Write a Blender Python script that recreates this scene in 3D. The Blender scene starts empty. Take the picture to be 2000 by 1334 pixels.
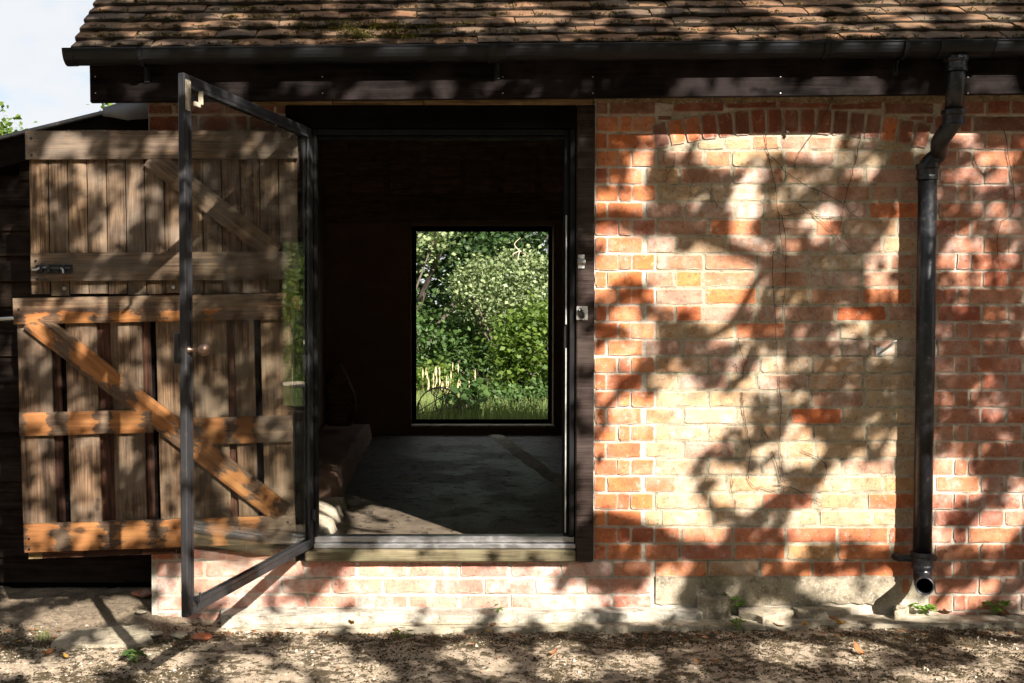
import bpy, math, random
import numpy as np
from mathutils import Vector, Matrix, noise as mnoise

random.seed(7); rng = np.random.default_rng(7)
SC = bpy.context.scene; COL = SC.collection
R = math.radians

# ------------------------------------------------------------------ camera
F_PX, PPX, PPY, PITCH = 2130.0, 850.0, 667.0, R(-1.53)      # focal length and principal point on a 2000 px wide sheet
CAM = Vector((0.0, -4.7, 1.325))
cam_d = bpy.data.cameras.new('camera'); cam = bpy.data.objects.new('camera', cam_d); COL.objects.link(cam)
cam.location = CAM; cam.rotation_euler = (R(90) + PITCH, 0, 0)
cam_d.sensor_width = 36; cam_d.lens = 36 * F_PX / 2000; cam_d.shift_x = (1000 - PPX) / 2000
cam_d.clip_start = 0.05; cam_d.clip_end = 2000
SC.camera = cam

# ------------------------------------------------------------------ light
LIGHT = Vector((-0.55, 1.0, -0.75))                            # the way the sunlight travels
SUN_EL = math.atan2(0.75, math.hypot(0.55, 1.0)); SUN_AZ = math.atan2(0.55, -1.0)
world = bpy.data.worlds.new('World'); SC.world = world; world.use_nodes = True
wn = world.node_tree.nodes; wl = world.node_tree.links; wn.clear()
w_out = wn.new('ShaderNodeOutputWorld'); w_bg = wn.new('ShaderNodeBackground'); w_bg.inputs['Strength'].default_value = 0.05
sky = wn.new('ShaderNodeTexSky'); sky.sky_type = 'NISHITA'; sky.sun_disc = False
sky.sun_elevation = SUN_EL; sky.sun_rotation = SUN_AZ; sky.dust_density = 2.0; sky.air_density = 1.0
w_tc = wn.new('ShaderNodeTexCoord'); w_map = wn.new('ShaderNodeMapping'); w_map.inputs['Scale'].default_value = (1, 1, 2.2)
w_no = wn.new('ShaderNodeTexNoise'); w_no.inputs['Scale'].default_value = 4.6; w_no.inputs['Detail'].default_value = 7; w_no.inputs['Roughness'].default_value = 0.55
w_rmp = wn.new('ShaderNodeMapRange'); w_rmp.inputs['From Min'].default_value = 0.36; w_rmp.inputs['From Max'].default_value = 0.56
w_rmp.inputs['To Min'].default_value = 0.10; w_rmp.inputs['To Max'].default_value = 0.96; w_rmp.interpolation_type = 'SMOOTHSTEP'
w_mix = wn.new('ShaderNodeMix'); w_mix.data_type = 'RGBA'; w_mix.inputs[7].default_value = (5.2, 5.3, 5.45, 1)
wl.new(w_tc.outputs['Generated'], w_map.inputs['Vector']); wl.new(w_map.outputs[0], w_no.inputs['Vector'])
wl.new(w_no.outputs['Fac'], w_rmp.inputs['Value']); wl.new(w_rmp.outputs[0], w_mix.inputs[0])
wl.new(sky.outputs[0], w_mix.inputs[6]); wl.new(w_mix.outputs[2], w_bg.inputs['Color']); wl.new(w_bg.outputs[0], w_out.inputs['Surface'])
sun_d = bpy.data.lights.new('sun', 'SUN'); sun_d.energy = 5.0; sun_d.angle = R(0.5); sun_d.color = (1.0, 0.95, 0.89)
sun = bpy.data.objects.new('sun', sun_d); COL.objects.link(sun)
sun.rotation_euler = LIGHT.to_track_quat('-Z', 'Y').to_euler(); sun.location = (5, -9, 9)

SC.view_settings.view_transform = 'Standard'; SC.view_settings.look = 'None'
SC.view_settings.exposure = 1.8; SC.view_settings.gamma = 1.0; SC.view_settings.use_curve_mapping = False
SC.render.engine = 'CYCLES'
SC.cycles.use_denoising = True; SC.cycles.use_adaptive_sampling = True; SC.cycles.adaptive_threshold = .04; SC.cycles.max_bounces = 6; SC.cycles.diffuse_bounces = 3; SC.cycles.glossy_bounces = 3; SC.cycles.transparent_max_bounces = 16
SC.cycles.sample_clamp_indirect = 6.0

# ------------------------------------------------------------------ helpers
def ray(px, py):
    u = (px - PPX) / F_PX; v = (PPY - py) / F_PX
    c, s = math.cos(PITCH), math.sin(PITCH)
    return Vector((u, c - v * s, s + v * c))
def at(px, py, Y=0.0):                     # the point of the plane y = Y that the photograph shows there
    d = ray(px, py); t = (Y - CAM.y) / d.y
    return CAM + d * t
def atz(px, py, Z=0.0):
    d = ray(px, py); t = (Z - CAM.z) / d.z
    return CAM + d * t
def X(px, Y=0.0): return (px - PPX) / F_PX * (Y - CAM.y)
def Zp(py, Y=0.0): return at(PPX, py, Y).z

def tag(o, label=None, cat=None, group=None, kind=None):
    if label: o['label'] = label
    if cat: o['category'] = cat
    if group: o['group'] = group
    if kind: o['kind'] = kind
    return o
def empty(name, loc=(0, 0, 0), rot=(0, 0, 0)):
    o = bpy.data.objects.new(name, None); COL.objects.link(o); o.location = loc; o.rotation_euler = rot
    o.empty_display_size = 0.1
    return o
def link(name, me, mat=None, parent=None, loc=(0, 0, 0), rot=(0, 0, 0), scale=(1, 1, 1)):
    o = bpy.data.objects.new(name, me); COL.objects.link(o)
    o.location = loc; o.rotation_euler = rot; o.scale = scale
    if parent: o.parent = parent
    if mat and not me.materials: me.materials.append(mat)
    return o

def spline(pts, n=8):
    pts = [Vector(p) for p in pts]; out = []
    P = [pts[0]] + pts + [pts[-1]]
    for i in range(1, len(P) - 2):
        for k in range(n):
            t = k / n; a, b, c, d = P[i - 1], P[i], P[i + 1], P[i + 2]
            out.append(.5 * ((2 * b) + (c - a) * t + (2 * a - 5 * b + 4 * c - d) * t * t + (3 * b - a - 3 * c + d) * t ** 3))
    out.append(pts[-1]); return out

class MB:
    def __init__(s): s.v = []; s.f = []; s.a = []
    def add(s, vs, fs, a=None):
        b = len(s.v); s.v += [tuple(v) for v in vs]; s.f += [tuple(b + i for i in f) for f in fs]
        s.a += (list(a) if a is not None else [1.0] * len(vs)); return s
    def box(s, x0, x1, y0, y1, z0, z1, b=0.0, M=None):
        x0, x1 = min(x0, x1), max(x0, x1); y0, y1 = min(y0, y1), max(y0, y1); z0, z1 = min(z0, z1), max(z0, z1)
        if b <= 0:
            vs = [(x, y, z) for x in (x0, x1) for y in (y0, y1) for z in (z0, z1)]
            fs = [(0, 1, 3, 2), (4, 6, 7, 5), (0, 4, 5, 1), (2, 3, 7, 6), (0, 2, 6, 4), (1, 5, 7, 3)]
        else:
            b = min(b, (x1 - x0) * .45, (y1 - y0) * .45, (z1 - z0) * .45)
            vs = []; fs = []; idx = {}
            for i, (x, sx) in enumerate(((x0, 1), (x1, -1))):
                for j, (y, sy) in enumerate(((y0, 1), (y1, -1))):
                    for k, (z, sz) in enumerate(((z0, 1), (z1, -1))):
                        for a in range(3):
                            p = [x + sx * b, y + sy * b, z + sz * b]; p[a] = (x, y, z)[a]
                            idx[(i, j, k, a)] = len(vs); vs.append(p)
            g = lambda i, j, k, a: idx[(i, j, k, a)]
            for a in range(3):
                for e in (0, 1):
                    q = []
                    for (m, n) in ((0, 0), (1, 0), (1, 1), (0, 1)):
                        c = [0, 0, 0]; c[a] = e; c[(a + 1) % 3] = m; c[(a + 2) % 3] = n; q.append(g(*c, a))
                    fs.append(tuple(q if e else q[::-1]))
            for a in range(3):
                b1, b2 = (a + 1) % 3, (a + 2) % 3
                for m in (0, 1):
                    for n in (0, 1):
                        c0 = [0, 0, 0]; c1 = [0, 0, 0]; c1[a] = 1; c0[b1] = c1[b1] = m; c0[b2] = c1[b2] = n
                        q = [g(*c0, b1), g(*c1, b1), g(*c1, b2), g(*c0, b2)]
                        fs.append(tuple(q if (m == n) else q[::-1]))
            for i in (0, 1):
                for j in (0, 1):
                    for k in (0, 1):
                        q = [g(i, j, k, 0), g(i, j, k, 1), g(i, j, k, 2)]
                        fs.append(tuple(q if (i + j + k) % 2 else q[::-1]))
        if M is not None: vs = [M @ Vector(v) for v in vs]
        return s.add(vs, fs)
    def tube(s, pts, rad, n=8, cap=True):
        pts = [Vector(p) for p in pts]; m = len(pts)
        rad = rad if hasattr(rad, '__len__') else [rad] * m
        vs = []; fs = []; up = None
        for i, p in enumerate(pts):
            t = (pts[min(i + 1, m - 1)] - pts[max(i - 1, 0)]).normalized()
            if up is None:
                up = Vector((0, 0, 1)) if abs(t.z) < .9 else Vector((1, 0, 0))
            a = t.cross(up).normalized(); up = a.cross(t).normalized()
            for k in range(n):
                an = 2 * math.pi * k / n
                vs.append(p + (a * math.cos(an) + up * math.sin(an)) * rad[i])
        for i in range(m - 1):
            for k in range(n):
                k2 = (k + 1) % n
                fs.append((i * n + k, i * n + k2, (i + 1) * n + k2, (i + 1) * n + k))
        if cap: fs += [tuple(range(n))[::-1], tuple((m - 1) * n + k for k in range(n))]
        return s.add(vs, fs)
    def lathe(s, prof, n=16, M=None):          # prof: (r, z) pairs round the local z axis
        vs = []; fs = []
        for (r, z) in prof:
            for k in range(n):
                an = 2 * math.pi * k / n; vs.append(Vector((r * math.cos(an), r * math.sin(an), z)))
        for i in range(len(prof) - 1):
            for k in range(n):
                k2 = (k + 1) % n; fs.append((i * n + k, i * n + k2, (i + 1) * n + k2, (i + 1) * n + k))
        if M is not None: vs = [M @ v for v in vs]
        return s.add(vs, fs)
    def poly(s, pts, z0, z1):                    # upright prism
        n = len(pts); vs = [(p[0], p[1], z0) for p in pts] + [(p[0], p[1], z1) for p in pts]
        fs = [tuple(range(n))[::-1], tuple(range(n, 2 * n))] + [(i, (i + 1) % n, n + (i + 1) % n, n + i) for i in range(n)]
        return s.add(vs, fs)
    def mesh(s, name='mesh', smooth=False, attr=False):
        me = bpy.data.meshes.new(name); me.from_pydata(s.v, [], s.f)
        if attr:
            at_ = me.attributes.new('wear', 'FLOAT', 'POINT'); at_.data.foreach_set('value', s.a)
        if smooth: me.polygons.foreach_set('use_smooth', [True] * len(me.polygons))
        me.update(); return me
    def build(s, name, mat, parent=None, smooth=False, attr=False, **kw):
        return link(name, s.mesh(name, smooth, attr), mat, parent, **kw)

# ------------------------------------------------------------------ materials
class NT:
    def __init__(s, name):
        s.m = bpy.data.materials.new(name); s.m.use_nodes = True; s.t = s.m.node_tree
        s.n = s.t.nodes; s.l = s.t.links
        s.bsdf = s.n['Principled BSDF']; s.out = s.n['Material Output']
    def put(s, sock, v):
        if hasattr(v, 'is_output') or hasattr(v, 'links'): s.l.new(v, sock)
        elif v is not None: sock.default_value = (tuple(v) + (1,)) if (hasattr(v, '__len__') and len(v) == 3 and sock.type == 'RGBA') else v
    def node(s, ty, props=None, **ins):
        nd = s.n.new(ty)
        for k, v in (props or {}).items(): setattr(nd, k, v)
        for k, v in ins.items(): s.put(nd.inputs[k.replace('_', ' ')], v)
        return nd
    def coord(s, out='Object'): return s.node('ShaderNodeTexCoord').outputs[out]
    def pos(s): return s.node('ShaderNodeNewGeometry').outputs['Position']
    def rnd(s): return s.node('ShaderNodeObjectInfo').outputs['Random']
    def attr(s, name): return s.node('ShaderNodeAttribute', {'attribute_name': name}).outputs['Fac']
    def shift(s, vec, rnd, k=37.0):
        c = s.node('ShaderNodeVectorMath', {'operation': 'SCALE'}); c.inputs[0].default_value = (k, k * .7, k * 1.3); s.l.new(rnd, c.inputs['Scale'])
        a = s.node('ShaderNodeVectorMath', {'operation': 'ADD'}); s.l.new(vec, a.inputs[0]); s.l.new(c.outputs[0], a.inputs[1]); return a.outputs[0]
    def mapv(s, vec, scale):
        m = s.node('ShaderNodeMapping'); s.l.new(vec, m.inputs['Vector']); m.inputs['Scale'].default_value = scale; return m.outputs[0]
    def noise(s, vec, scale, detail=4, rough=.55, dist=0.0):
        return s.node('ShaderNodeTexNoise', None, Vector=vec, Scale=scale, Detail=detail, Roughness=rough, Distortion=dist).outputs['Fac']
    def rng(s, v, a, b, c=0.0, d=1.0, smooth=True):
        n = s.node('ShaderNodeMapRange', {'interpolation_type': 'SMOOTHSTEP' if smooth else 'LINEAR'})
        s.put(n.inputs[0], v); n.inputs[1].default_value = a; n.inputs[2].default_value = b; n.inputs[3].default_value = c; n.inputs[4].default_value = d
        return n.outputs[0]
    def mix(s, f, a, b, blend='MIX'):
        n = s.node('ShaderNodeMix', {'data_type': 'RGBA', 'blend_type': blend}); s.put(n.inputs[0], f); s.put(n.inputs[6], a); s.put(n.inputs[7], b); return n.outputs[2]
    def math(s, op, a, b=None, c=None):
        n = s.node('ShaderNodeMath', {'operation': op, 'use_clamp': False}); s.put(n.inputs[0], a)
        if b is not None: s.put(n.inputs[1], b)
        if c is not None: s.put(n.inputs[2], c)
        return n.outputs[0]
    def ramp(s, f, stops, interp='LINEAR'):
        n = s.node('ShaderNodeValToRGB'); cr = n.color_ramp; cr.interpolation = interp; s.put(n.inputs[0], f)
        while len(cr.elements) < len(stops): cr.elements.new(0.5)
        for e, (p, c) in zip(cr.elements, stops): e.position = p; e.color = tuple(c) + (1,)
        return n.outputs[0]
    def bump(s, h, dist=.002, strength=1.0, normal=None):
        n = s.node('ShaderNodeBump'); s.put(n.inputs['Height'], h); n.inputs['Distance'].default_value = dist; n.inputs['Strength'].default_value = strength
        if normal is not None: s.l.new(normal, n.inputs['Normal'])
        return n.outputs[0]
    def done(s, col=None, rough=None, normal=None, metal=None, spec=None):
        s.put(s.bsdf.inputs['Base Color'], col); s.put(s.bsdf.inputs['Roughness'], rough); s.put(s.bsdf.inputs['Normal'], normal)
        s.put(s.bsdf.inputs['Metallic'], metal); s.put(s.bsdf.inputs['Specular IOR Level'], spec)
        return s.m

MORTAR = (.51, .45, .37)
def brick_mat(name, cols, lime=.45, smear=.35, dark=.5, limecol=(.54, .47, .40), edgecol=None, ew=.34):
    t = NT(name); r = t.rnd(); v = t.shift(t.coord(), r); p = t.pos()
    col = t.ramp(r, [(i / max(1, len(cols) - 1), c) for i, c in enumerate(cols)])
    n1 = t.noise(v, 14, 5, .6); n2 = t.noise(v, 70, 5, .65); n3 = t.noise(v, 300, 3, .6)
    col = t.mix(t.rng(n1, .38, .70, 0, dark * .75), col, t.mix(1.0, col, (.45, .37, .32), 'MULTIPLY'))
    col = t.mix(t.rng(n1, .62, .38, 0, .35), col, t.mix(1.0, col, (1.35, 1.25, 1.1), 'MULTIPLY'))
    col = t.mix(t.rng(n2, .53, .70, 0, .7), col, (.085, .05, .034))
    col = t.mix(t.rng(t.noise(v, 38, 6, .72), .55, .68, 0, .34), col, limecol)
    col = t.mix(t.math('MULTIPLY', t.rng(t.noise(p, 5.5, 6, .7, .5), .50, .68), .38), col, t.mix(1.0, col, (.46, .42, .36), 'MULTIPLY'))
    col = t.mix(t.rng(n3, .60, .75, 0, .4), col, limecol)
    lm = t.math('MULTIPLY', t.rng(t.noise(p, 3.2, 5, .62, .6), .42, .66), t.rng(t.noise(p, 26, 5, .65), .38, .62, .25, 1))
    col = t.mix(t.math('MULTIPLY', lm, lime), col, limecol)
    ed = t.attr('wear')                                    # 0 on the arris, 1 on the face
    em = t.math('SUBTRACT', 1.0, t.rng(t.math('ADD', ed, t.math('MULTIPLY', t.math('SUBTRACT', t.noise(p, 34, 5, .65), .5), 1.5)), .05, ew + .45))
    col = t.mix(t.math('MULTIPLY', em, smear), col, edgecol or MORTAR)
    h = t.math('ADD', t.math('MULTIPLY', n2, .6), t.math('ADD', t.math('MULTIPLY', n3, .3), t.math('MULTIPLY', n1, .25)))
    return t.done(col, .9, t.bump(h, .006, .9), spec=.2)

def mortar_mat(name, base=MORTAR, dark=(.36, .30, .21), green=.25):
    t = NT(name); p = t.pos()
    col = t.mix(t.rng(t.noise(p, 7, 6, .65), .40, .66, 0, .85), base, dark)
    col = t.mix(t.rng(t.noise(p, 28, 6, .7), .50, .68, 0, .6), col, tuple(c * .55 for c in dark))
    col = t.mix(t.rng(t.noise(p, 90, 4, .6), .5, .75, 0, .5), col, (.62, .56, .46))
    col = t.mix(t.rng(t.noise(p, 2.6, 5, .6), .54, .70, 0, green), col, (.17, .165, .07))
    h = t.math('ADD', t.noise(p, 60, 6, .7), t.math('MULTIPLY', t.noise(p, 240, 3, .6), .5))
    return t.done(col, .93, t.bump(h, .006, .9), spec=.2)

def wood_mat(name, dark, light, grey=None, greyf=.4, orange=None, rough=.8, grain=1.0, bump=.0015, spec=.25):
    t = NT(name); r = t.rnd(); v = t.shift(t.coord(), r)
    g1 = t.noise(t.mapv(v, (1.6, 22, 22)), 1.0, 6, .6, 1.2); g2 = t.noise(t.mapv(v, (5, 150, 150)), 1.0, 4, .6, .4)
    kn = t.node('ShaderNodeTexVoronoi', {'feature': 'F1'}, Vector=t.mapv(v, (3.2, 9, 9)), Scale=1.0).outputs['Distance']
    knot = t.rng(t.math('ADD', kn, t.math('MULTIPLY', t.math('SUBTRACT', t.noise(v, 40, 3), .5), .16)), .05, .16, 1, 0)
    col = t.mix(t.rng(g1, .34, .68), light, dark)
    col = t.mix(t.rng(g2, .42, .62, 0, .8), col, t.mix(1.0, col, (.38, .33, .29), 'MULTIPLY'))
    col = t.mix(t.rng(t.noise(v, 9, 5, .65), .42, .68, 0, .6), col, t.mix(1.0, col, (.42, .38, .34), 'MULTIPLY'))
    if grey: col = t.mix(t.rng(t.noise(v, 5, 4, .6), .40, .66, 0, greyf), col, grey)
    if orange:
        w = t.attr('wear'); wm = t.rng(t.math('ADD', w, t.math('MULTIPLY', t.math('SUBTRACT', t.noise(t.mapv(v, (16, 40, 40)), 1.0, 6, .68), .5), 1.9)), .46, .56)
        oc = t.mix(t.rng(g1, .3, .7), orange, tuple(c * f for c, f in zip(orange, (.60, .50, .42))))
        oc = t.mix(t.rng(g2, .5, .75, 0, .45), oc, tuple(c * .42 for c in orange))
        edge = t.math('MULTIPLY', t.rng(w, .02, .30), t.math('SUBTRACT', 1.0, wm))
        col = t.mix(t.math('MULTIPLY', edge, .55), col, (.045, .022, .012)); col = t.mix(wm, col, oc)
    col = t.mix(t.math('MULTIPLY', knot, .8), col, tuple(c * .28 for c in dark))
    col = t.mix(1.0, col, t.ramp(r, [(0, (.72, .72, .74)), (1, (1.2, 1.15, 1.08))]), 'MULTIPLY')
    h = t.math('ADD', t.math('MULTIPLY', g1, .7), g2)
    return t.done(col, rough, t.bump(h, bump, grain), spec=spec)

def metal_mat(name, col, rough=.4, metal=1.0, wear=(.2, .2, .2), wearf=.3, scale=30, spec=.5):
    t = NT(name); p = t.pos()
    n = t.noise(p, scale, 6, .65)
    c = t.mix(t.rng(n, .52, .72, 0, wearf), col, wear)
    rr = t.rng(t.noise(p, scale * .5, 4, .6), .3, .7, rough * .75, min(1, rough * 1.35))
    return t.done(c, rr, t.bump(t.noise(p, scale * 4, 4, .6), .0008, .5), metal, spec)

M_ORANGE = brick_mat('quoin_brick', [(.50, .15, .045), (.40, .11, .042), (.54, .19, .065), (.31, .085, .04), (.52, .21, .09), (.44, .12, .04)], .28, .35)
M_TAN = brick_mat('infill_brick', [(.38, .25, .135), (.34, .205, .10), (.42, .30, .18), (.39, .20, .095), (.35, .25, .15), (.42, .225, .10), (.38, .275, .165)], .70, .65, .5, (.52, .46, .375), (.39, .335, .245), .6)
M_BROWN = brick_mat('faded_infill_brick', [(.36, .185, .105), (.31, .145, .085), (.38, .215, .14), (.34, .19, .135), (.40, .175, .085), (.30, .175, .115)], .68, .65, .55, (.52, .46, .395), (.37, .315, .24), .6)
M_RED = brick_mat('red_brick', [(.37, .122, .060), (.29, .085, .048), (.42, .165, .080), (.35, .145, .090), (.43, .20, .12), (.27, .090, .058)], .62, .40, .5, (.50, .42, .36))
M_PINK = brick_mat('plinth_brick', [(.42, .18, .12), (.48, .24, .17), (.36, .14, .10), (.46, .26, .20)], .85, .55, .3, (.57, .48, .42))
M_DARKBR = brick_mat('eaves_shade_brick', [(.19, .062, .035), (.25, .075, .038), (.15, .055, .036), (.22, .085, .045)], .2, .4)  # dark red brick, darkened further to deepen the shade under the eaves
M_MORTAR = mortar_mat('lime_mortar'); M_MORTAR2 = mortar_mat('infill_mortar', (.38, .325, .225), (.22, .185, .12), .45)
M_RENDER = mortar_mat('cement_render', (.34, .285, .20), (.17, .14, .095), .35)
M_CONC = mortar_mat('old_concrete', (.42, .355, .26), (.20, .165, .11), .3)
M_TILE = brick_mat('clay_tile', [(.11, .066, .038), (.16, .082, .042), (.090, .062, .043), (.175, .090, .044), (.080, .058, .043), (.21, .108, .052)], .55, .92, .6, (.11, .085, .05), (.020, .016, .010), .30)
M_WOOD_UP = wood_mat('weathered_larch', (.080, .050, .028), (.215, .140, .080), (.165, .132, .10), .6)
M_WOOD_LO = wood_mat('worn_stained_wood', (.066, .039, .021), (.195, .120, .068), (.20, .155, .11), .55, orange=(.29, .13, .043))
M_WOOD_BACK = wood_mat('red_stained_board', (.045, .018, .010), (.105, .045, .024))
M_BLACKWD = wood_mat('black_stained_timber', (.003, .0024, .002), (.009, .007, .006), (.014, .011, .010), .25, rough=.9, spec=.05)
M_FASCIA = wood_mat('black_fascia_board', (.004, .003, .0027), (.014, .0105, .0095), (.034, .026, .025), .45, rough=.85, bump=.002, spec=.06)
M_SHED = wood_mat('dark_weatherboard', (.008, .0055, .004), (.026, .017, .012), (.036, .026, .020), .35, rough=.9, spec=.08)
M_POST = wood_mat('dark_brown_post', (.018, .012, .010), (.044, .031, .027), (.068, .052, .046), .35, rough=.85, spec=.1)
M_SILL = wood_mat('mossy_oak_sill', (.075, .062, .035), (.17, .14, .085), (.13, .125, .07), .5)
M_BATTEN = wood_mat('pale_batten', (.22, .14, .06), (.36, .25, .12))
M_RAFTER = wood_mat('old_rafter', (.16, .10, .06), (.33, .215, .135))
M_STEEL = metal_mat('dark_steel', (.022, .0215, .0225), .5, .15, (.06, .046, .035), .35, 22, .25)
M_SUB = metal_mat('black_steel', (.006, .0055, .0055), .6, .0, (.02, .016, .012), .35, 22, .15)
M_STEEL_EDGE = metal_mat('threshold_steel', (.30, .29, .28), .38, .9, (.45, .42, .38), .5, 40)
M_IRON = metal_mat('black_cast_iron', (.008, .0085, .010), .36, .0, (.085, .07, .055), .45, 55, .45)
M_GUTTER = metal_mat('black_gutter', (.006, .0065, .0075), .45, .0, (.026, .024, .021), .4, 14, .25)
M_ZINC = metal_mat('galvanised_metal', (.42, .41, .38), .5, .8, (.25, .2, .15), .4, 60)
M_BRASS = metal_mat('worn_bronze', (.20, .125, .09), .38, .8, (.16, .10, .07), .5, 60)
M_LEAD = metal_mat('grey_lead_sheet', (.17, .17, .175), .5, .3, (.30, .30, .30), .5, 9)
M_PUTTY = mortar_mat('chipped_filler', (.42, .36, .26), (.22, .16, .1), 0)

def glass_mat(name, tint=(.955, .965, .955), dust=.0):
    t = NT(name); t.n.remove(t.bsdf)
    tr = t.node('ShaderNodeBsdfTransparent'); tr.inputs[0].default_value = tint + (1,)
    gl = t.node('ShaderNodeBsdfGlossy'); gl.inputs['Roughness'].default_value = 0.0; gl.inputs['Color'].default_value = (.95, .97, .95, 1)
    g = t.node('ShaderNodeNewGeometry'); dp = t.node('ShaderNodeVectorMath', {'operation': 'DOT_PRODUCT'}); t.l.new(g.outputs['Incoming'], dp.inputs[0]); t.l.new(g.outputs['Normal'], dp.inputs[1])
    f2 = t.math('MULTIPLY_ADD', t.math('POWER', t.math('SUBTRACT', 1.0, t.math('ABSOLUTE', dp.outputs['Value'])), 5.0), .95, .043)
    mx = t.node('ShaderNodeMixShader'); t.l.new(f2, mx.inputs[0]); t.l.new(tr.outputs[0], mx.inputs[1]); t.l.new(gl.outputs[0], mx.inputs[2])
    last = mx.outputs[0]
    if dust:
        df = t.node('ShaderNodeBsdfDiffuse'); df.inputs[0].default_value = (.55, .5, .42, 1)
        m2 = t.node('ShaderNodeMixShader'); t.l.new(t.rng(t.noise(t.pos(), 4, 6, .65), .4, .75, dust * .3, dust), m2.inputs[0]); t.l.new(last, m2.inputs[1]); t.l.new(df.outputs[0], m2.inputs[2]); last = m2.outputs[0]
    t.l.new(last, t.out.inputs['Surface']); return t.m
M_GLASS = glass_mat('window_glass', dust=.007)

def leaf_mat(name, a, b, transl=.35, rough=.55, spec=.35):
    t = NT(name); w = t.attr('wear')
    col = t.mix(w, a, b)
    t.done(col, rough, spec=spec)
    tl = t.node('ShaderNodeBsdfTranslucent'); t.l.new(t.mix(1.0, col, (1.1, 1.2, .6), 'MULTIPLY'), tl.inputs[0])
    mx = t.node('ShaderNodeMixShader'); mx.inputs[0].default_value = transl
    t.l.new(t.bsdf.outputs[0], mx.inputs[1]); t.l.new(tl.outputs[0], mx.inputs[2]); t.l.new(mx.outputs[0], t.out.inputs['Surface'])
    return t.m
M_LEAF_DK = leaf_mat('evergreen_leaf', (.022, .048, .016), (.060, .105, .030))
M_LEAF_PALE = leaf_mat('pale_leaf', (.11, .155, .055), (.26, .30, .145), .3, .5, .4)
M_LEAF_LIME = leaf_mat('lime_leaf', (.050, .095, .014), (.14, .20, .030), .45)
M_LEAF_MID = leaf_mat('mid_leaf', (.035, .075, .018), (.095, .155, .040), .4)
M_LEAF_TREE = leaf_mat('tree_leaf', (.035, .070, .015), (.085, .13, .035), .22)
M_WEED = leaf_mat('weed_leaf', (.10, .19, .03), (.22, .34, .06), .4)
M_STRAW = leaf_mat('straw', (.36, .27, .13), (.56, .46, .26), .25, .8)
M_GRASS = leaf_mat('grass_blade', (.09, .14, .03), (.24, .27, .09), .35)
M_MOSS = leaf_mat('roof_moss', (.055, .050, .012), (.17, .145, .030), .1, .95, .1)
M_FALLEN = [leaf_mat('fallen_leaf_' + n, a, b, .15, .7) for n, a, b in (('brown', (.13, .055, .02), (.24, .11, .045)), ('ochre', (.42, .22, .04), (.5, .30, .07)), ('russet', (.28, .10, .03), (.38, .16, .06)))]
def bark():
    t = NT('bark'); v = t.coord(); n = t.noise(t.mapv(v, (20, 20, 4)), 1, 6, .65)
    return t.done(t.mix(n, (.05, .035, .025), (.17, .13, .10)), .9, t.bump(n, .01))
M_BARK = bark(); M_TWIG = NT('dead_stem').done((.050, .032, .022), .9)
M_DRYWOOD = NT('bleached_twig').done((.42, .34, .24), .85)

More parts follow.
